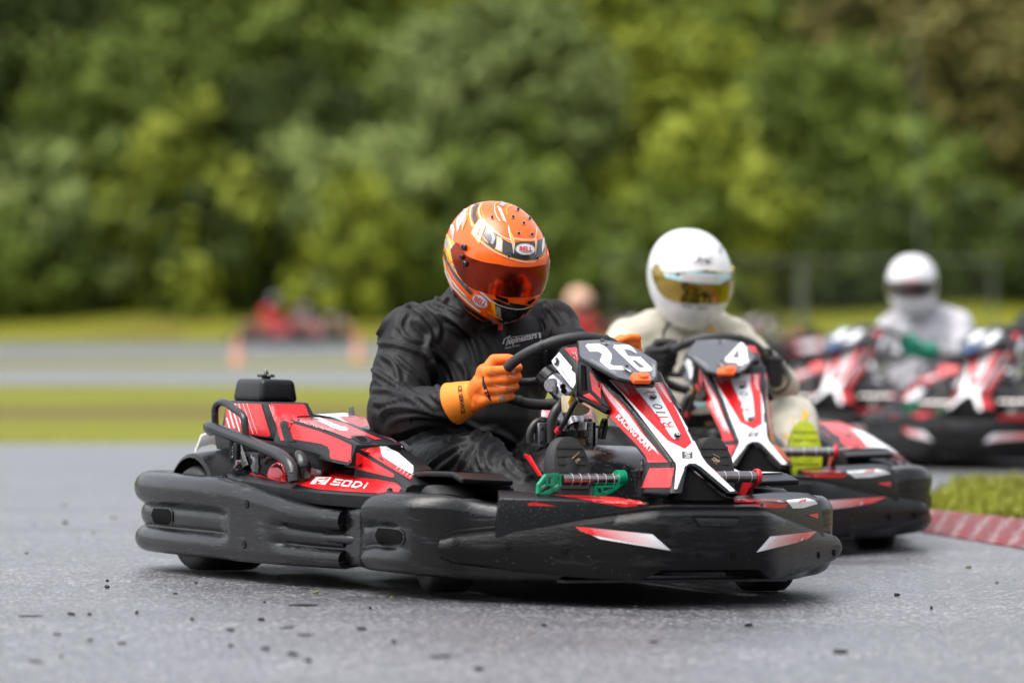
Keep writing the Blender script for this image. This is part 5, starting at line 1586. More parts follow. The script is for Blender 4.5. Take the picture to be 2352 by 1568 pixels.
# gloves
def near_rim(X, Y):
    return min(range(40), key=lambda k: (Vector(cam_px(K1 @ reg_rim[k])) - Vector((X, Y))).length)
def cam_px(w):
    d = w - CAM
    z = d.y * cp - d.z * sp
    return (1176 + FPX * d.x / z, 784 - FPX * (d.y * sp + d.z * cp) / z)
def rim_at(X, Y):
    best = None
    for k in range(40):
        for f in range(6):
            v = reg_rim[k].lerp(reg_rim[(k + 1) % 40], f / 6); d = (Vector(cam_px(K1 @ v)) - Vector((X, Y))).length
            if best is None or d < best[0]: best = (d, v)
    return best[1]
rR = rim_at(1156, 880)
gR = fist(J['wrR'] + (rR - J['wrR']) * .28, rR, (.04, -.22, .97), (-.30, -.92, -.10), (.93, -.22, .12), 'glove_orange', scale=1.15)
cuf = Part()
wA = J['wrR'] + (J['elR'] - J['wrR']).normalized() * .045; wB = J['wrR'] + (rR - J['wrR']) * .42
cuf.add(*tube([wA, wA.lerp(wB, .35), wA.lerp(wB, .75), wB], [.056, .049, .040, .034], 28, 4), 'glove_cuff', True)
gb = cuf.bvh()
write(cuf, gb, 'C', 'CE SERVICE', (838, 78), (862, 268), (866, 72), 'glove_black', off=.002, bold=.03)
sticker(cuf, gb, 'C', ribbon([(1000, 20), (1010, 90), (1040, 160), (1060, 190)], 14), 'glove_black', off=.002)
b_ = gR.bvh()
sticker(gR, b_, 'C', ribbon([(1015, 5), (1020, 60), (1040, 120), (1070, 180)], [8, 20, 26, 10]), 'glove_black', off=.0012)
sticker(gR, b_, 'C', ribbon([(1085, 62), (1150, 85), (1245, 88)], 4), 'glove_seam', off=.0014)
sticker(gR, b_, 'C', ribbon([(1100, 120), (1160, 140), (1235, 135)], 4), 'glove_seam', off=.0014)
sticker(gR, b_, 'B', ribbon([(1062, 1375), (1120, 1395), (1200, 1400), (1240, 1415)], 4), 'glove_seam', off=.0014)
sticker(gR, b_, 'C', ell(1144, 167, 21, 23), 'helmet_dark', off=.002, step=8); sticker(gR, b_, 'C', ell(1144, 167, 18, 20), 'gold_print', off=.0026, step=8); sticker(gR, b_, 'C', ell(1144, 167, 15, 17), 'helmet_dark', off=.003, step=8)
for k in range(5): sticker(gR, b_, 'C', ell(1144 + 8 * math.cos(k * 1.257), 167 + 9 * math.sin(k * 1.257), 3.4, 4), 'gold_print', off=.0036, step=20)
write(gR, b_, 'B', '-1Z', (1190, 1352), (1230, 1380), (1196, 1340), 'white_sticker', off=.0016, bold=.03)
gR.join(cuf)
rL = rim_at(1424, 812)
gL = fist(J['wrL'] + (rL - J['wrL']) * .3, rL, (-.2, -.55, .80), (.30, -.75, .55), (-.93, -.1, -.1), 'glove_orange', scale=.86)
gL.add(*tube([J['wrL'] + (J['elL'] - J['wrL']).normalized() * .04, J['wrL'].lerp(rL, .4)], [.046, .034], 24, 1), 'glove_cuff', True)
sR = sole_shoe(U('D', 612, 1300, x=-.20) + Vector((0, 0, -.02)), (0, .25, .97), .104, .20); sL = sole_shoe(U('D', 1822, 1300, x=.20) + Vector((0, 0, -.02)), (0, .25, .97), .104, .20)
b_ = sR.bvh(); write(sR, b_, 'D', 'OMP', (618, 1240), (652, 1208), (634, 1262), 'gold_print', off=.003, bold=.03)
sticker(sR, b_, 'D', ribbon([(600, 1222), (660, 1165)], 5), 'gold_print', off=.003)
b_ = sL.bvh(); write(sL, b_, 'D', 'OMP', (1772, 1232), (1826, 1262), (1784, 1208), 'gold_print', off=.003, bold=.03)
sticker(sL, b_, 'D', ribbon([(1778, 1182), (1835, 1215)], 4), 'gold_print', off=.003); sticker(sL, b_, 'D', ribbon([(1768, 1225), (1812, 1270)], 4), 'gold_print', off=.003)
zip_ = Part(); zip_.add(*box(U('B', 1135, 1062, y=-.03), (.012, .006, .014), .002), 'red_plastic', True)
def go26():
    return person(K1, 'driver in orange helmet and gloves and creased black suit at wheel of kart 26',
       dict(J=J, limbs=limbs, blobs=blobs, segs=segs, voxel=.0062, smooth=4, fold=.0045, seed=3.1, creases=CRE, suit='black_fabric', paint=paint26,
            parts=[('helmet', h, [('visor', vis), ('visor_hinge', hinge)]), ('glove', gR, []), ('glove', gL, []), ('shoe', sR, []), ('shoe', sL, []), ('zip_pull', zip_, [])]))
driver26 = go26()
# ================================================================ the other karts and their drivers
def kart_at(apx, apy, depth_scale, deg):
    """place a kart so that the fork of its nose (0, -1.02, .335) stands at a place of the photograph"""
    # depth from the height of the fork above the ground
    z = (HC - .335) * FPX / (apy - 712.0)
    x = (apx - 1176) / FPX * z
    f = Matrix.Rotation(R(deg), 3, 'Z') @ Vector((0, -1.02, 0))
    return kart_matrix(x - f.x, z - f.y, deg, 0)
def ground_kart(pxx, depth, deg): return kart_matrix((pxx - 1176) / FPX * depth, depth, deg, 0)
K4 = kart_at(1729, 1010, 1, 8)
KC = kart_at(1908, 893, 1, -24)
KD = kart_at(2225, 905, 1, -24)
KE = ground_kart(636, 89, 62)
KE2 = ground_kart(705, 93, 70)
KF = ground_kart(1362, 46, 40)
KG = ground_kart(1850, 50, -62)

def simple_driver(K, label, suit, helmet, visor, glove, shoe, hc, hyaw=0, hpitch=22, hscale=1.0, voxel=.014, fold=.012, seed=1.0, lean=0.0, decor=None, shoe_up=None, elbows=(.30, .28), sw=.19, kneeL=None, vs_=(0, 0), extra=None, paint=None):
    hc = Vector(hc)
    Hm = Matrix.Translation(hc) @ Matrix.Rotation(R(hyaw), 4, 'Z') @ Matrix.Rotation(R(hpitch), 4, 'X')
    hh = helmet_shell(helmet, 48, 28); vv_ = visor_part(visor, [(a, b + vs_[0] * (1 - a)) for a, b in V_TOP], [(a, b + vs_[1] * (1 - a)) for a, b in V_BOT], 90, .0045)
    if decor: decor(hh, vv_, K @ Hm)
    hh.xform(Hm); vv_.xform(Hm)
    nx = hc.x * .6 + lean
    J = dict(neck=Vector((nx, hc.y + .12, hc.z - .15)), head=hc + Vector((0, .05, -.05)), shR=Vector((nx - sw, hc.y + .15, hc.z - .20)), shL=Vector((nx + sw, hc.y + .15, hc.z - .20)),
             elR=Vector((nx - elbows[0], .02, .47)), elL=Vector((nx + elbows[1], .0, .47)),
             chest=Vector((nx, .17, .56)), belly=Vector((nx * .5, .15, .42)), pelvis=Vector((0, .24, .24)), hipR=Vector((-.10, .14, .25)), hipL=Vector((.10, .14, .25)),
             knR=Vector((-.20, -.28, .33)), knL=(kneeL or Vector((.20, -.28, .34))), anR=Vector((-.20, -.70, .17)), anL=Vector((.20, -.70, .17)))
    kr, kl = 20, 1
    rR_, rL_ = reg_rim[kr], reg_rim[kl]
    J['wrR'] = rR_ + Vector((-.045, .07, -.02)); J['wrL'] = rL_ + Vector((.045, .07, -.02))
    limbs = [('neck', 'head', .08, .07), ('neck', 'shR', .085, .075), ('neck', 'shL', .085, .075), ('shR', 'elR', .078, .066), ('elR', 'wrR', .060, .040), ('shL', 'elL', .078, .066), ('elL', 'wrL', .060, .040),
             ('chest', 'belly', .15, .15), ('belly', 'pelvis', .15, .15), ('hipR', 'knR', .10, .078), ('hipL', 'knL', .10, .078), ('knR', 'anR', .074, .05), ('knL', 'anL', .074, .05), ('shR', 'chest', .08, .12), ('shL', 'chest', .08, .12)]
    sg = [('neck', 'shR', .10, .8), ('neck', 'shL', .10, .8), ('shR', 'elR', .06, 1), ('elR', 'wrR', .05, 1), ('shL', 'elL', .06, 1), ('elL', 'wrL', .05, 1), ('chest', 'belly', .1, .8), ('belly', 'pelvis', .1, .8),
          ('hipR', 'knR', .07, 1), ('hipL', 'knL', .07, 1), ('knR', 'anR', .06, 1), ('knL', 'anL', .06, 1)]
    g1 = fist(J['wrR'], rR_, (.04, -.22, .97), (-.30, -.92, -.10), (.93, -.22, .12), glove, scale=1.05, voxel=.006)
    g2 = fist(J['wrL'], rL_, (-.04, -.22, .97), (.30, -.92, -.10), (-.93, -.22, .12), glove, scale=1.05, voxel=.006)
    for g, w, e in ((g1, 'wrR', 'elR'), (g2, 'wrL', 'elL')):
        d_ = (J[e] - J[w]).normalized()
        g.add(*tube([J[w] - d_ * .01, J[w] + d_ * .07], [.040, .052], 18, 1), glove, True)
    s1 = sole_shoe((-.20, -.82, .27), (0, .25, .97), .10, .24, shoe, shoe); s2 = sole_shoe((.20, -.82, .27), (0, .25, .97), .10, .24, shoe, shoe)
    return person(K, label, dict(J=J, limbs=limbs, blobs=[('chest', (.17, .12, .17), None)], segs=sg, voxel=voxel, smooth=3, fold=fold, seed=seed, suit=suit,
        parts=[('helmet', hh, [('visor', vv_)]), ('glove', g1, []), ('glove', g2, []), ('shoe', s1, []), ('shoe', s2, [])], **({'paint': paint} if paint else {})))

build_kart(K1, 'black and red racing kart with number 26 plate, nearest to the camera', 26, None)
GRP = 'racing karts on the wet circuit'
build_kart(K4, 'racing kart with number 4 plate, just behind the front kart', 4, GRP)
build_kart(KC, 'racing kart with blue plate clip under the driver in grey and white suit', 11, GRP)
build_kart(KD, 'racing kart with blue plate clip cut off by the right edge of the photo', 11, GRP)
build_kart(KE, 'far blurred kart on the left, the leading one of two before the trees', 11, GRP)
build_kart(KE2, 'far blurred kart on the left, following close behind another before the trees', 11, GRP)
build_kart(KF, 'blurred red kart behind the shoulder of the orange helmet driver', 11, GRP)
build_kart(KG, 'empty blurred red and white kart standing between the two white helmets', 11, GRP)

# driver 4, cream suit, white helmet
def decor4(hh, vv_, KH4):
    hb = hh.bvh(); vb = vv_.bvh()
    hh_ = lambda ref, poly, m, off=.0012: sticker(hh, hb, ref, poly, m, off=off, K=KH4, step=12)
    vq = lambda ref, poly, m, off=.0012: sticker(vv_, vb, ref, poly, m, off=off, K=KH4, step=12)
    hh_('F', ell(657, 302, 80, 36, 4), 'helmet_grey'); hh_('F', ell(657, 302, 75, 32, 4), 'helmet_white', .0018)
    write(hh, hb, 'F', 'Arai', (610, 325), (715, 330), (612, 280), 'helmet_dark', off=.0026, K=KH4, bold=.03, shear=.3)
    hh_('F', ell(528, 200, 14, 20), 'helmet_grey'); hh_('F', ell(775, 240, 14, 25), 'helmet_grey'); hh_('F', ell(535, 243, 10, 8), 'helmet_grey')
    vq('F', [(400, 345), (500, 378), (640, 385), (760, 395), (840, 385), (838, 420), (770, 460), (640, 455), (520, 440), (420, 415)], 'tearoff_blue')
    vq('F', [(520, 395), (640, 405), (770, 415), (765, 445), (640, 442), (520, 430)], 'helmet_white', .002)
    write(vv_, vb, 'F', 'SPORT RACE 700', (530, 422), (760, 436), (530, 404), 'cone_orange', off=.003, K=KH4, bold=.02)
    hh_('F', [(525, 590), (590, 600), (590, 612), (525, 605)], 'helmet_grey'); hh_('F', [(625, 608), (690, 605), (690, 618), (628, 622)], 'helmet_grey')
    for k in range(7): pass
hc4 = U('P', 1583, 640, K=K4, y=.02)
def paint4(q_):
    b_ = q_.bvh()
    for ref, pts_, w, m in (('F', [(445, 700), (410, 770), (405, 830)], 14, 'glove_black'), ('F', [(690, 770), (720, 740), (760, 790), (800, 770)], 14, 'helmet_yellow'), ('F', [(680, 800), (830, 790)], 16, 'engine_grey'),
                            ('F', [(1240, 1330), (1250, 1390), (1300, 1350), (1310, 1260), (1320, 1330), (1340, 1300)], 9, 'yellow_label'), ('F', [(1180, 1420), (1215, 1450), (1230, 1500)], 14, 'yellow_label'),
                            ('F', [(570, 1140), (640, 1230), (690, 1200)], 60, 'tearoff_blue')):
        sticker(q_, b_, ref, ribbon(pts_, w), m, off=.003, K=K4)
simple_driver(K4, 'driver in white helmet with gold visor and cream suit at wheel of kart 4', 'cream_fabric', 'helmet_white', 'visor_gold', 'glove_black', 'lime_rubber', hc4, hyaw=9, hpitch=27, vs_=(12, 3),
              voxel=.0095, fold=.013, seed=5.0, decor=decor4, paint=paint4, elbows=(.25, .29), sw=.165, kneeL=U('P', 1822, 968, K=K4, y=-.30))
def decorC(hh, vv_, KHC):
    hb = hh.bvh()
    sticker(hh, hb, 'G', [(800, 340), (900, 335), (920, 385), (780, 400)], 'pink_hatch', K=KHC)
hcC = U('P', 2095, 655, K=KC, y=.05)
simple_driver(KC, 'driver in white helmet, green gloves and grey and white suit', 'grey_white_fabric', 'helmet_white', 'visor_dark', 'glove_green', 'sole_rubber', hcC, hyaw=12, hpitch=18, voxel=.012, fold=.02, seed=2.0, decor=decorC, lean=.05, sw=.165)
simple_driver(KD, 'driver in black suit cut off by the right edge of the photo', 'black_fabric', 'helmet_black', 'visor_dark', 'glove_black', 'sole_rubber', (.16, .10, .84), voxel=.014, seed=8.0)
simple_driver(KE, 'far driver on the left in dark helmet and red suit', 'red_fabric', 'helmet_dark', 'visor_dark', 'glove_black', 'sole_rubber', (.0, .05, .88), voxel=.02, seed=8.0)
simple_driver(KE2, 'far driver on the left in black helmet and dull red suit, riding behind another', 'brown_fabric', 'helmet_black', 'visor_dark', 'glove_black', 'sole_rubber', (.0, .05, .70), voxel=.02, seed=8.0)
simple_driver(KF, 'blurred driver in tan helmet and red suit behind the orange helmet driver', 'red_fabric', 'helmet_tan', 'visor_dark', 'glove_black', 'sole_rubber', U('P', 1330, 694, K=KF, y=.05), voxel=.02, seed=8.0)
# ================================================================ the place
def add_obj(name, part, kind=None, label=None, cat=None, group=None, loc=None, parent=None):
    o = bpy.data.objects.new(name, part.mesh(name)); col.objects.link(o)
    if loc is not None: o.location = loc
    if kind: o['kind'] = kind
    if label: o['label'] = label
    if cat: o['category'] = cat
    if group: o['group'] = group
    if parent: o.parent = parent
    return o
# ---------- wet asphalt
m = bpy.data.materials.new('wet_asphalt'); m.use_nodes = True; nt = m.node_tree; L = nt.links; b = nt.nodes['Principled BSDF']
tc = nt.nodes.new('ShaderNodeTexCoord')
n1 = nd(nt, 'ShaderNodeTexVoronoi', Scale=150.0); L.new(tc.outputs['Object'], n1.inputs['Vector'])       # stones about 7 mm
mpn = nt.nodes.new('ShaderNodeMapping'); mpn.inputs['Scale'].default_value = (.35, 1.6, 1); mpn.inputs['Rotation'].default_value = (0, 0, R(-12)); L.new(tc.outputs['Object'], mpn.inputs['Vector'])
n2 = nd(nt, 'ShaderNodeTexNoise', Scale=1.3, Detail=7.0, Roughness=0.66); L.new(mpn.outputs[0], n2.inputs['Vector'])
n3 = nd(nt, 'ShaderNodeTexNoise', Scale=260.0, Detail=3.0, Roughness=0.7); L.new(tc.outputs['Object'], n3.inputs['Vector'])
sc_ = nt.nodes.new('ShaderNodeSeparateColor'); L.new(n1.outputs['Color'], sc_.inputs[0])
r1 = ramp(nt, sc_.outputs[0], [(0.0, (0.005, 0.005, 0.007)), (0.5, (0.045, 0.045, 0.053)), (0.85, (0.145, 0.145, 0.158)), (1.0, (0.46, 0.45, 0.46))])
r2 = ramp(nt, n2.outputs[0], [(0.32, (0.55, 0.55, 0.58)), (0.68, (1.25, 1.24, 1.26))])
mm_ = nt.nodes.new('ShaderNodeMix'); mm_.data_type = 'RGBA'; mm_.blend_type = 'MULTIPLY'; mm_.inputs[0].default_value = 1
L.new(r1.outputs[0], mm_.inputs[6]); L.new(r2.outputs[0], mm_.inputs[7]); L.new(mm_.outputs[2], b.inputs['Base Color'])
r3 = ramp(nt, n2.outputs[0], [(0.32, 0.30), (0.68, 0.52)]); L.new(r3.outputs[0], b.inputs['Roughness'])
b.inputs['Specular IOR Level'].default_value = 0.8
b.inputs['Coat Weight'].default_value = 0.75
b.inputs['Coat Roughness'].default_value = 0.5
b.inputs['Coat IOR'].default_value = 1.6
ma = nd(nt, 'ShaderNodeMath', _operation='MULTIPLY_ADD'); L.new(n1.outputs['Distance'], ma.inputs[0]); ma.inputs[1].default_value = -1.0; L.new(n3.outputs[0], ma.inputs[2])
bp = nd(nt, 'ShaderNodeBump', Strength=0.5, Distance=0.003); L.new(ma.outputs[0], bp.inputs['Height']); L.new(bp.outputs[0], b.inputs['Normal'])
MATS['wet_asphalt'] = m
# ---------- turf: green and yellow with worn brown patches
m = bpy.data.materials.new('turf'); m.use_nodes = True; nt = m.node_tree; L = nt.links; b = nt.nodes['Principled BSDF']
tc = nt.nodes.new('ShaderNodeTexCoord')
n1 = nd(nt, 'ShaderNodeTexNoise', Scale=0.22, Detail=5.0, Roughness=0.6); L.new(tc.outputs['Object'], n1.inputs['Vector'])
n2 = nd(nt, 'ShaderNodeTexNoise', Scale=9.0, Detail=6.0, Roughness=0.7); L.new(tc.outputs['Object'], n2.inputs['Vector'])
r1 = ramp(nt, n2.outputs[0], [(0.3, (0.085, 0.10, 0.005)), (0.55, (0.15, 0.155, 0.008)), (0.75, (0.21, 0.20, 0.017))])
r2 = ramp(nt, n1.outputs[0], [(0.50, 0.0), (0.62, 0.55)])
sep = nt.nodes.new('ShaderNodeSeparateXYZ'); L.new(tc.outputs['Object'], sep.inputs[0])
mr = nt.nodes.new('ShaderNodeMapRange'); mr.inputs[1].default_value = 0; mr.inputs[2].default_value = 1
# a trodden strip that follows the track, 28 to 31 m off
d1 = nd(nt, 'ShaderNodeMath', _operation='SUBTRACT'); L.new(sep.outputs[1], d1.inputs[0]); d1.inputs[1].default_value = 30.0
d2 = nd(nt, 'ShaderNodeMath', _operation='ABSOLUTE'); L.new(d1.outputs[0], d2.inputs[0])
d3 = nd(nt, 'ShaderNodeMapRange'); d3.inputs[1].default_value = 0.8; d3.inputs[2].default_value = 3.4; d3.inputs[3].default_value = 0.75; d3.inputs[4].default_value = 0.0; L.new(d2.outputs[0], d3.inputs[0])
mx = nd(nt, 'ShaderNodeMath', _operation='MAXIMUM'); L.new(r2.outputs[0], mx.inputs[0]); L.new(d3.outputs[0], mx.inputs[1])
L.new(mix(nt, mx.outputs[0], r1.outputs[0], (0.095, 0.062, 0.020)), b.inputs['Base Color'])
b.inputs['Roughness'].default_value = 0.9; b.inputs['Specular IOR Level'].default_value = 0.2
MATS['turf'] = m
def sheet(name, m_, pts, z):
    q_ = Part(); q_.add([(x, y, z) for x, y in pts], [tuple(range(len(pts)))], m_)
    return add_obj(name, q_, 'structure')
# the whole plain is grass, the circuit lies on it as sheets
sheet('ground', 'turf', [(-400, -20), (400, -20), (400, 600), (-400, 600)], -.004)
def gz(x, y): return .021 * sstep(.62, -.42, x) * sstep(7.6, 9.8, y) * (1 - sstep(13, 18, y))      # slight crown of the track
xs_ = [-60, -30, -15, -8] + [-5 + .25 * i for i in range(41)] + [8, 12, 30, 60]
ys_ = [-40, -15, 0, 5, 7] + [7.5 + .25 * i for i in range(45)] + [19, 20, 1]      # last row follows the far edge
def far_edge(x): return interp([(-60, 21), (-8, 22.7), (0, 22.9), (4, 24.5), (12, 26.5), (60, 27)], x)
V = [(x, (far_edge(x) if j == len(ys_) - 1 else y), gz(x, y) if j < len(ys_) - 1 else 0) for j, y in enumerate(ys_) for x in xs_]
nx2 = len(xs_); F = [(j * nx2 + i, j * nx2 + i + 1, (j + 1) * nx2 + i + 1, (j + 1) * nx2 + i) for j in range(len(ys_) - 1) for i in range(nx2 - 1)]
q_ = Part(); q_.add(V, F, 'wet_asphalt', True); add_obj('track', q_, 'structure')
sheet('track', 'wet_asphalt', [(-60, 40.2), (-4, 41), (0, 39.5), (8, 38.5), (60, 37), (60, 46), (8, 50), (0, 52.5), (-60, 53.5)], .0)
sheet('track', 'wet_asphalt', [(-60, 61), (0, 61), (60, 56), (60, 80), (0, 92), (-60, 95)], .0)
# ---------- grassy bank in front of the trees
q_ = Part(); V, F = [], []
nx_, ny_ = 60, 8
for j in range(ny_ + 1):
    for i in range(nx_ + 1):
        x = -45 + 90 * i / nx_; t = j / ny_
        y = 94 + 14 * t - .09 * max(0, x)
        zz = .75 * sstep(0, .7, t) * (1 + .25 * noise.noise(Vector((x * .2, 3, 0)))) + (0.35 * sstep(4, 12, x)) * sstep(0, .7, t)
        V.append((x, y, zz))
for j in range(ny_):
    for i in range(nx_): F.append((j * (nx_ + 1) + i, j * (nx_ + 1) + i + 1, (j + 1) * (nx_ + 1) + i + 1, (j + 1) * (nx_ + 1) + i))
q_.add(V, F, 'turf', True); add_obj('grass_bank', q_, 'structure')

# ---------- trees: tapered trunk with limbs and a crown of leaf clumps
def leafmat(name, c1, c2):
    m = bpy.data.materials.new(name); m.use_nodes = True; nt = m.node_tree; L = nt.links; b = nt.nodes['Principled BSDF']
    tc = nt.nodes.new('ShaderNodeTexCoord'); n = nd(nt, 'ShaderNodeTexNoise', Scale=1.3, Detail=3.0); L.new(tc.outputs['Object'], n.inputs['Vector'])
    oi = nt.nodes.new('ShaderNodeObjectInfo')
    r = ramp(nt, n.outputs[0], [(0.35, c1), (0.65, c2)])
    hs_n = nt.nodes.new('ShaderNodeHueSaturation'); mr_ = nd(nt, 'ShaderNodeMapRange'); L.new(oi.outputs['Random'], mr_.inputs[0]); mr_.inputs[3].default_value = .85; mr_.inputs[4].default_value = 1.12
    L.new(mr_.outputs[0], hs_n.inputs['Value']); L.new(r.outputs[0], hs_n.inputs['Color']); L.new(hs_n.outputs[0], b.inputs['Base Color'])
    b.inputs['Roughness'].default_value = .75; b.inputs['Specular IOR Level'].default_value = .25
    MATS[name] = m
leafmat('leaf_mid', (0.075, 0.115, 0.014), (0.15, 0.20, 0.024))
leafmat('leaf_light', (0.12, 0.155, 0.010), (0.22, 0.245, 0.018))
leafmat('leaf_dark', (0.028, 0.046, 0.008), (0.07, 0.10, 0.014))  # tone lowered to paint shaded hollows into the foliage
leafmat('leaf_pale', (0.12, 0.165, 0.04), (0.20, 0.245, 0.07))
leafmat('leaf_brown', (0.09, 0.085, 0.02), (0.17, 0.15, 0.035))
def crown(seed, rx, ry, rz, cz, nclump, per, m_, size=.20, low=-.85):
    rg = random.Random(seed); V, F = [], []
    for c in range(nclump):
        while True:
            u = Vector((rg.uniform(-1, 1), rg.uniform(-1, 1), rg.uniform(low, 1)))
            if .45 < u.length < 1: break
        bulge = 1 + .42 * noise.noise(u * 2.6 + Vector((seed, 0, 0)))
        cc = Vector((u.x * rx * bulge, u.y * ry * bulge, cz + u.z * rz * bulge))
        cr = rg.uniform(.4, 1.0) * min(rx, rz) * (.24 if nclump > 100 else .4)
        for k in range(per):
            d = Vector((rg.gauss(0, 1), rg.gauss(0, 1), rg.gauss(0, .7))).normalized() * cr * rg.uniform(.3, 1) ** .5
            p_ = cc + d; s_ = size * rg.uniform(.6, 1.3)
            n = (d.normalized() + Vector((rg.uniform(-1, 1), rg.uniform(-1, 1), rg.uniform(-.2, 1.2))) * .9).normalized()
            a = n.orthogonal().normalized(); a = Matrix.Rotation(rg.uniform(0, 6.28), 3, n) @ a; b2 = n.cross(a)
            i0 = len(V)
            V += [p_ + a * s_, p_ + b2 * s_ * .55, p_ - a * s_ * .9, p_ - b2 * s_ * .5]; F.append((i0, i0 + 1, i0 + 2, i0 + 3))
    q_ = Part(); q_.add(V, F, m_); return q_.mesh('crown')
def trunk(seed, h_, r_):
    rg = random.Random(seed); q_ = Part()
    pts_ = [Vector((0, 0, -.3))] + [Vector((rg.uniform(-.2, .2), rg.uniform(-.2, .2), h_ * t)) for t in (.25, .5, .75, 1)]
    q_.add(*tube(pts_, [r_, r_ * .8, r_ * .6, r_ * .42, r_ * .2], 9, 3), 'bark', True)
    for k in range(7):
        t = rg.uniform(.3, .9); b0 = pts_[0].lerp(pts_[-1], t); a = rg.uniform(0, 6.28); l_ = h_ * rg.uniform(.2, .35)
        q_.add(*tube([b0, b0 + Vector((math.cos(a) * l_ * .5, math.sin(a) * l_ * .5, l_ * .45)), b0 + Vector((math.cos(a) * l_, math.sin(a) * l_, l_ * .8))], [r_ * .35, r_ * .22, r_ * .08], 7, 2), 'bark', True)
    return q_.mesh('trunk')
CR = {}
for i, (k, m_) in enumerate((('mid', 'leaf_mid'), ('light', 'leaf_light'), ('dark', 'leaf_dark'), ('pale', 'leaf_pale'), ('brown', 'leaf_brown'))):
    CR[k] = [crown(11 + i, 2.6, 2.4, 3.4, 6.4, 520, 17, m_), crown(31 + i, 3.0, 2.6, 2.9, 5.4, 520, 17, m_)]
BU = {k: crown(51 + i, 1.7, 1.4, 1.25, 1.15, 70, 42, 'leaf_' + k, .15, low=-.9) for i, k in enumerate(('mid', 'light', 'dark', 'pale'))}
TR = [trunk(1, 8.0, .24), trunk(2, 7.0, .20)]
LBL = dict(mid='mid green', light='bright yellow-green', dark='dark green', pale='pale grey-green', brown='brownish')
def tree(k, v, pxx, depth, s, lab, z=.6, rot=0):
    r_ = bpy.data.objects.new('tree', None); col.objects.link(r_)
    r_.location = ((pxx - 1176) / FPX * depth, depth, z); r_.scale = (s, s, s); r_.rotation_euler = (0, 0, rot)
    r_['label'] = lab; r_['category'] = 'tree'; r_['group'] = 'trees on the bank behind the circuit'
    for nm, me in (('trunk', TR[v]), ('crown', CR[k][v])):
        o = bpy.data.objects.new(nm, me); col.objects.link(o); o.parent = r_
def bush(k, pxx, depth, s, lab, z=.6, rot=0, sz=1):
    o = bpy.data.objects.new('bush', BU[k]); col.objects.link(o)
    o.location = ((pxx - 1176) / FPX * depth, depth, z); o.scale = (s, s, s * sz); o.rotation_euler = (0, 0, rot)
    o['label'] = lab; o['category'] = 'bush'; o['group'] = 'bushes at the foot of the trees'
# kind, shape, place across the photo, depth, size, what sets it apart
front = [('dark', 0, 60, 106, .95, 'dark green tree at the left edge of the photo'),
         ('mid', 1, 290, 104, .85, 'mid green tree above the far left grass'),
         ('mid', 0, 480, 108, 1.05, 'mid green tree right of the dark gap at upper left'),
         ('dark', 1, 660, 105, .72, 'low dark green tree above the two far karts'),
         ('light', 0, 850, 112, 1.15, 'bright yellow-green tree left of the orange helmet, reaching the top edge'),
         ('pale', 1, 1160, 104, .92, 'pale grey-green round tree straight above the orange helmet'),
         ('dark', 0, 1400, 111, 1.0, 'dark green tree above the gap between the first two helmets'),
         ('light', 1, 1560, 108, .9, 'yellow-green tree above the gold visor helmet'),
         ('light', 0, 1760, 112, 1.15, 'tall bright yellow-green tree right of centre'),
         ('mid', 1, 1900, 104, .80, 'mid green tree behind the lamp-like pole, left side'),
         ('brown', 0, 2080, 108, 1.05, 'brownish tree behind the pale pole'),
         ('brown', 1, 2300, 105, 1.1, 'brownish tree at the right edge of the photo')]
for i, (k, v, x, d, s, lab) in enumerate(front): tree(k, v, x, d, s, lab, rot=i * 1.3)
mid_ = [('mid', 150, 'mid green tree between the first two at the left edge'), ('light', 390, 'lighter tree between two mid green ones at upper left'), ('mid', 760, 'mid green tree filling in left of the bright yellow-green one'), ('mid', 1010, 'mid green tree in front of the gap at top centre'),
        ('light', 1290, 'lighter tree just right of the pale round tree'), ('mid', 1480, 'mid green tree between the dark and the yellow-green one'), ('mid', 1680, 'mid green tree above the gold visor helmet, right side'), ('light', 1990, 'lighter tree left of the pale pole'), ('mid', 2200, 'mid green tree between the two brownish ones')]
for i, (k, x, lab) in enumerate(mid_): tree(k, i % 2, x, 109 + (i * 3 % 4), .98, lab, rot=i * 2.1 + .4)
back_ = [('mid', -240, 'back-row tree beyond the left edge'), ('dark', 170, 'dark back-row tree at upper left'), ('dark', 580, 'dark back-row tree left of the bright one'), ('mid', 1010, 'mid green back-row tree left of the pale round tree'),
         ('light', 1280, 'yellow-green back-row tree right of the pale round tree'), ('dark', 1640, 'dark back-row tree between two yellow-green ones'), ('mid', 1990, 'mid green back-row tree left of the pale pole'), ('brown', 2200, 'brownish back-row tree at upper right'), ('mid', 2600, 'back-row tree beyond the right edge')]
for i, (k, x, lab) in enumerate(back_): tree(k, 0, x, 120 + (i % 3) * 2, 1.5, lab, rot=i * .9)
side_ = [('mid', -420, 104), ('dark', -640, 106), ('light', -880, 108), ('mid', -1120, 104), ('dark', -1380, 107), ('mid', 2520, 105), ('dark', 2760, 107), ('light', 3000, 105), ('mid', 3240, 108), ('dark', 3500, 105)]
SD = ['first', 'second', 'third', 'fourth', 'fifth']
for i, (k, x, d) in enumerate(side_): tree(k, i % 2, x, d, 1.1, f'{LBL[k]} tree outside the frame, {SD[i % 5]} beyond the ' + ('left' if x < 0 else 'right') + ' edge', rot=i)
far_ = [(-60, 'leaf wall tree far behind at the left edge'), (330, 'leaf wall tree far behind above the far left grass'), (700, 'leaf wall tree far behind the far karts'), (1080, 'leaf wall tree far behind the orange helmet'), (1470, 'leaf wall tree far behind the gold visor helmet'), (1850, 'leaf wall tree far behind right of centre'), (2250, 'leaf wall tree far behind at the right edge')]
for i, (x, lab) in enumerate(far_): tree('dark', 1, x, 132, 2.1, lab, rot=i * 1.7)
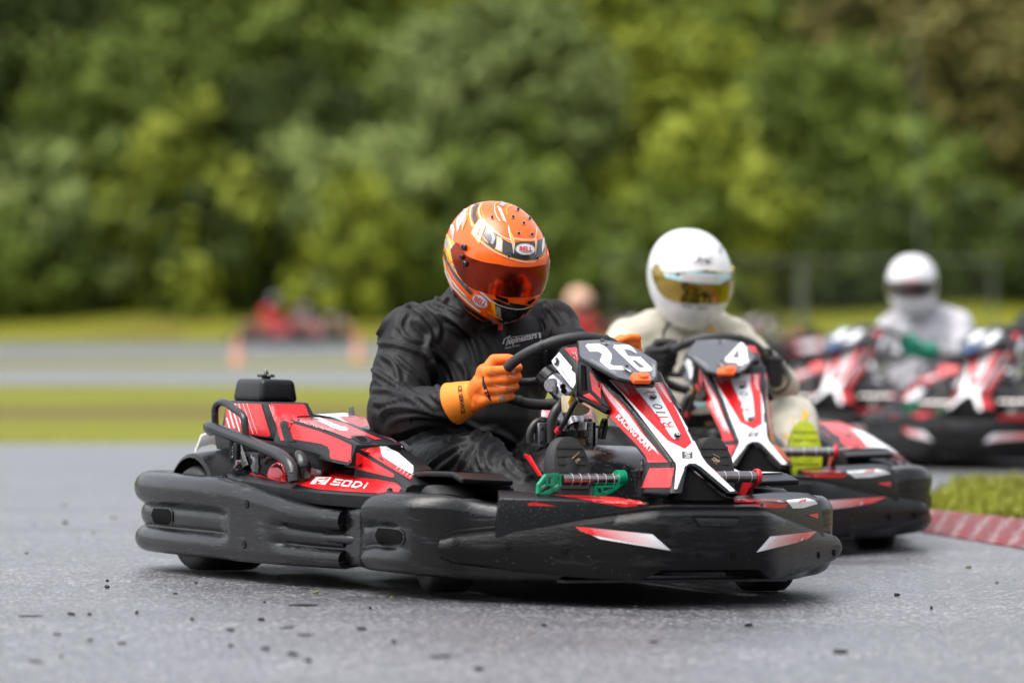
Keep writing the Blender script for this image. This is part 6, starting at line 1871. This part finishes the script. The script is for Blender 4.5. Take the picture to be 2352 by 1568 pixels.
bl_ = [('mid', 20), ('dark', 170), ('mid', 330), ('dark', 480), ('mid', 640), ('light', 800), ('mid', 960), ('dark', 1110), ('mid', 1270), ('light', 1420), ('mid', 1560), ('light', 1700), ('mid', 1850), ('dark', 2000), ('mid', 2150), ('dark', 2290)]
BL = ['at the left edge', 'second from the left edge', 'above the far left grass', 'left of the two far karts', 'behind the two far karts', 'left of the driver in black', 'behind the left shoulder of the orange helmet driver', 'hidden mostly by the orange helmet',
      'right of the orange helmet', 'above the tan helmet', 'left of the gold visor helmet', 'right of the gold visor helmet', 'behind the grey post', 'left of the second white helmet', 'right of the second white helmet', 'at the right edge']
for i, ((k, x), lab) in enumerate(zip(bl_, BL)): bush(k, x, 100.5 + (i * 7 % 5) * .6, 1.0 + .25 * ((i * 5) % 4) / 3, f'{LBL[k]} bush in the hedge {lab}', rot=i, sz=1 + .3 * (i % 3) / 2)
bl2 = [('pale', 100), ('light', 420), ('pale', 860), ('mid', 1190), ('light', 1640), ('mid', 2080)]
B2 = ['rising over the hedge near the left edge', 'rising over the hedge left of the far karts', 'rising over the hedge left of the orange helmet', 'rising over the hedge behind the orange helmet', 'rising over the hedge right of the gold visor helmet', 'rising over the hedge behind the second white helmet']
for i, ((k, x), lab) in enumerate(zip(bl2, B2)): bush(k, x, 102.5, 1.7, f'tall {LBL[k]} bush {lab}', rot=i * 2, sz=1.15)

q_ = Part(); V, F = [], []
for j in range(9):
    for i in range(61):
        x = -90 + 3 * i; t = j / 8
        V.append((x, 138 + 40 * t, -1 + 26 * sstep(0, .8, t) + 3 * noise.noise(Vector((x * .06, t * 3, 0)))))
for j in range(8):
    for i in range(60): F.append((j * 61 + i, j * 61 + i + 1, (j + 1) * 61 + i + 1, (j + 1) * 61 + i))
q_.add(V, F, 'leaf_dark', True); add_obj('hill', q_, 'structure')
# unseen mass of leaves added behind the camera to darken the kart fronts
rg = random.Random(77); V, F = [], []
for k in range(15000):
    x = rg.uniform(-45, 45); y = -17 - rg.uniform(0, 7) - .004 * x * x * -1.5; zt = 11 + 4 * noise.noise(Vector((x * .12, 1, 2)))
    p_ = Vector((x, y, rg.uniform(.2, 1) ** .8 * zt)); s_ = rg.uniform(.35, .8)
    n = Vector((rg.gauss(0, 1), rg.gauss(0, 1), rg.gauss(0, .8))).normalized(); a = n.orthogonal().normalized(); b2 = n.cross(a); i0 = len(V)
    V += [p_ + a * s_, p_ + b2 * s_ * .6, p_ - a * s_, p_ - b2 * s_ * .6]; F.append((i0, i0 + 1, i0 + 2, i0 + 3))
q_ = Part(); q_.add(V, F, 'leaf_dark'); add_obj('leaf_screen', q_, 'stuff', 'unseen mass of leaves added behind the viewer to darken the kart fronts', 'leaf_screen')

# ---------- mesh fence with posts right of centre, tall pole, traffic cones
def at(pxx, d, z): return Vector(((pxx - 1176) / FPX * d, d, z))
fr = bpy.data.objects.new('fence', None); col.objects.link(fr); fr['label'] = 'grey post and rail mesh fence before the trees right of centre'; fr['category'] = 'fence'
D_ = 74.0
for i, x in enumerate((1400, 1620, 1842, 2060, 2280)):
    q_ = Part(); q_.add(*box(at(x, D_, .80), (.15 if i == 2 else .045, .05, 1.62), .01), 'post_paint'); add_obj('post', q_, parent=fr)
q_ = Part(); q_.add(*box((at(1840, D_, 1.55).x, D_ - .08, 1.57), (6.9, .04, .045), .005), 'post_paint'); add_obj('rail', q_, parent=fr)
q_ = Part()
x0, x1 = at(1400, D_, 0).x, at(2290, D_, 0).x
n_ = 60
for k in range(n_ + 1):
    x = x0 + (x1 - x0) * k / n_
    q_.add(*box((x, D_, .80), (.006, .006, 1.5)), 'post_paint')
for k in range(10): q_.add(*box(((x0 + x1) / 2, D_, .1 + .15 * k), (x1 - x0, .005, .006)), 'post_paint')
add_obj('mesh_panel', q_, parent=fr)
q_ = Part(); q_.add(*tube([at(2122, 96, 0), at(2112, 96, 3.5), at(2098, 96, 7.6)], [.045, .035, .025], 12, 3), 'post_paint', True)
add_obj('pole', q_, label='tall thin pale pole rising before the brown trees at upper right', cat='pole')
def cone(pxx, d, lab):
    r_ = bpy.data.objects.new('traffic_cone', None); col.objects.link(r_); r_.location = at(pxx, d, 0)
    r_.scale = (.55, .55, .55)
    r_['label'] = lab; r_['category'] = 'cone'; r_['group'] = 'orange cones on the far track'
    q_ = Part(); q_.add(*lathe([(.15, .03), (.135, .06), (.035, .72), (.03, .74)], n=20), 'cone_orange', True); c_ = add_obj('cone_body', q_, parent=r_)
    q_ = Part(); q_.add(*box((0, 0, .016), (.38, .38, .03), .008), 'cone_orange'); add_obj('base', q_, parent=r_)
    q_ = Part(); q_.add(*lathe([(.108, .24), (.078, .40), (.079, .40), (.109, .24)], n=20, closed=True), 'white_sticker', True); add_obj('band', q_, parent=r_)
cone(545, 56, 'blurred orange cone at the left of the two, below the far karts')
cone(822, 60, 'blurred orange cone beside the arm of the driver in black')

# ---------- kerb and grass islet at the right
def kl(t): return Vector((1.27 + .25 * t, 13.85 - 1.15 * t, 0))
def ku(t): return Vector((1.335 + .26 * t, 14.05 - .73 * t, 0))
q_ = Part(); rings = []; N_ = 300
for i in range(-8, N_ + 1):
    t = i / N_ * 6.0
    a, b2 = kl(t), ku(t)
    if t < 0: f = -i / 8; tip = Vector((1.235, 14.1, 0)); a = kl(0).lerp(tip, f); b2 = ku(0).lerp(tip + Vector((.01, .01, 0)), f)
    rib = .005 * math.sin(i * 1.3)
    hh2 = 1 if t >= 0 else max(.1, 1 + i / 8)
    rings.append([a + Vector((0, 0, -.02)), a + Vector((0, 0, .005)), a.lerp(b2, .4) + Vector((0, 0, (.030 + rib) * hh2)), a.lerp(b2, .8) + Vector((0, 0, (.056 + rib) * hh2)), b2 + Vector((0, 0, .062 * hh2)), b2 + Vector((0, 0, -.02))])
V, F = loft(rings)
m = bpy.data.materials.new('kerb_paint'); m.use_nodes = True; nt = m.node_tree; L = nt.links; b = nt.nodes['Principled BSDF']
tc = nt.nodes.new('ShaderNodeTexCoord'); sp_ = nt.nodes.new('ShaderNodeSeparateXYZ'); L.new(tc.outputs['Object'], sp_.inputs[0])
nz = nd(nt, 'ShaderNodeTexNoise', Scale=22.0, Detail=7.0, Roughness=.7); L.new(tc.outputs['Object'], nz.inputs['Vector'])
a1 = nd(nt, 'ShaderNodeMath', _operation='MULTIPLY_ADD'); L.new(sp_.outputs[1], a1.inputs[0]); a1.inputs[1].default_value = -.30; L.new(sp_.outputs[0], a1.inputs[2])
a2 = nd(nt, 'ShaderNodeMath', _operation='MULTIPLY_ADD'); L.new(nz.outputs[0], a2.inputs[0]); a2.inputs[1].default_value = .16; L.new(a1.outputs[0], a2.inputs[2])
a3 = nd(nt, 'ShaderNodeMath', _operation='MULTIPLY'); L.new(a2.outputs[0], a3.inputs[0]); a3.inputs[1].default_value = 11.0
a4 = nd(nt, 'ShaderNodeMath', _operation='FRACT'); L.new(a3.outputs[0], a4.inputs[0])
rk = ramp(nt, a4.outputs[0], [(0.0, (0.20, 0.004, 0.009)), (0.62, (0.17, 0.004, 0.008)), (0.78, (0.27, 0.19, 0.20)), (0.90, (0.27, 0.19, 0.20)), (1.0, (0.32, 0.02, 0.028))])
rw = ramp(nt, nz.outputs[0], [(0.42, 0.0), (0.60, 0.8)])
L.new(mix(nt, rw.outputs[0], rk.outputs[0], (0.10, 0.07, 0.07)), b.inputs['Base Color']); b.inputs['Roughness'].default_value = .6
bpk = nd(nt, 'ShaderNodeBump', Strength=.6, Distance=.006); L.new(nz.outputs[0], bpk.inputs['Height']); L.new(bpk.outputs[0], b.inputs['Normal'])
MATS['kerb_paint'] = m
q_.add(*fixn((V, F)), 'kerb_paint', True); add_obj('kerb', q_, 'structure')
# islet
out_ = [ku(i / 10 * 6) for i in range(11)] + [Vector((9, 8.5, 0)), Vector((9, 17.5, 0)), Vector((2.0, 16.8, 0)), Vector((1.72, 16.5, 0)), Vector((1.5, 15.3, 0)), Vector((1.36, 14.35, 0))]
q_ = Part(); q_.add([v + Vector((0, 0, .05)) for v in out_], [tuple(range(len(out_)))], 'turf')
q_.add([v + Vector((0, 0, .05)) for v in out_] + [v + Vector((0, 0, -.01)) for v in out_], [(i, (i + 1) % len(out_), len(out_) + (i + 1) % len(out_), len(out_) + i) for i in range(len(out_))], 'turf')
add_obj('grass_islet', q_, 'structure')
mat('blade', (0.22, 0.235, 0.012), 0.6, vary=0.5, vscale=3)
def inside(p_, poly):
    c = False
    for i in range(len(poly)):
        a, b2 = poly[i - 1], poly[i]
        if (a.y > p_.y) != (b2.y > p_.y) and p_.x < (b2.x - a.x) * (p_.y - a.y) / (b2.y - a.y) + a.x: c = not c
    return c
rg = random.Random(5); V, F = [], []
for k in range(26000):
    p_ = Vector((rg.uniform(1.3, 2.9), rg.uniform(11.6, 17.0), .045))
    if not inside(p_, out_): continue
    hgt = rg.uniform(.018, .05) * (1.3 if noise.noise(p_ * 2.5) > .1 else .8); a = rg.uniform(0, 6.28); w = rg.uniform(.003, .006); ln = rg.uniform(-.03, .03)
    dx = Vector((math.cos(a), math.sin(a), 0)); i0 = len(V)
    V += [p_ - dx * w, p_ + dx * w, p_ + Vector((ln, ln * .5, hgt))]; F.append((i0, i0 + 1, i0 + 2))
q_ = Part(); q_.add(V, F, 'blade'); add_obj('grass', q_, 'stuff', 'short yellow-green grass growing on the islet behind the kerb', 'grass')

# ---------- crumbs of rubber and bits of turf on the asphalt
rg = random.Random(12)
def bit(seed, m_, sx, sy, sz):
    g = random.Random(seed); V, F = lathe([(.001, -.5), (.5, -.3), (.6, .1), (.35, .45), (.001, .5)], n=7)
    return Part().add([Vector((v.x * sx * g.uniform(.7, 1.3), v.y * sy * g.uniform(.7, 1.3), max(0, v.z + .35) * sz)) for v in V], F, m_).mesh('rubber_crumb' if m_ == 'rubber_bit' else 'turf_crumb')
RB = [bit(i, 'rubber_bit', a, b2, c) for i, (a, b2, c) in enumerate(((.048, .008, .004), (.020, .012, .006), (.010, .009, .006), (.030, .012, .005)))]
TB = [bit(9 + i, 'leaf_bit', a, b2, c) for i, (a, b2, c) in enumerate(((.015, .010, .006), (.009, .008, .005)))]
def put(me, pxx, pyy, nm, lab, grp, cat_):
    d = HC * FPX / (pyy - 712); o = bpy.data.objects.new(nm, me); col.objects.link(o); o.location = ((pxx - 1176) / FPX * d, d, gz((pxx - 1176) / FPX * d, d) + .001)
    o.rotation_euler = (0, 0, rg.uniform(-.9, .9)); o.scale = (rg.uniform(.4, 1.2), rg.uniform(.6, 1.6), rg.uniform(.6, 1.8)); o['label'] = lab; o['category'] = cat_; o['group'] = grp
spots = [(68, 1437, 0), (163, 1434, 3), (205, 1435, 2), (314, 1432, 2), (441, 1446, 2), (132, 1476, 1), (280, 1494, 1), (207, 1489, 2), (80, 1530, 0), (140, 1522, 2), (530, 1468, 1), (600, 1447, 3), (660, 1462, 0), (700, 1478, 3), (530, 1500, 2), (610, 1505, 1), (672, 1516, 3), (708, 1530, 1),
         (700, 1372, 0), (608, 1406, 2), (695, 1413, 0), (262, 1202, 3), (147, 1168, 1), (78, 1222, 2), (150, 1217, 2), (905, 1492, 1), (1010, 1519, 0), (1100, 1545, 1), (850, 1420, 2), (1250, 1450, 2), (1500, 1480, 3), (1720, 1440, 1), (2140, 1400, 2), (1930, 1500, 3), (2060, 1370, 1), (450, 1360, 2), (246, 1356, 2), (245, 1371, 2), (403, 1385, 2), (830, 1465, 3)]
for x, y, k in spots: put(RB[k], x, y, 'rubber_crumb', 'small dark crumb of tyre rubber lying on the wet asphalt', 'rubber crumbs on the asphalt', 'crumb')
for x, y, k in ((724, 1384, 0), (215, 1240, 1), (2085, 1285, 1), (2225, 1305, 0), (1985, 1260, 1), (2290, 1340, 0), (1800, 1380, 1), (380, 1240, 1), (60, 1290, 1), (900, 1395, 1), (640, 1350, 1), (1460, 1400, 1)):
    put(TB[k], x, y, 'turf_crumb', 'small green crumb of turf thrown onto the wet asphalt', 'turf crumbs on the asphalt', 'crumb')
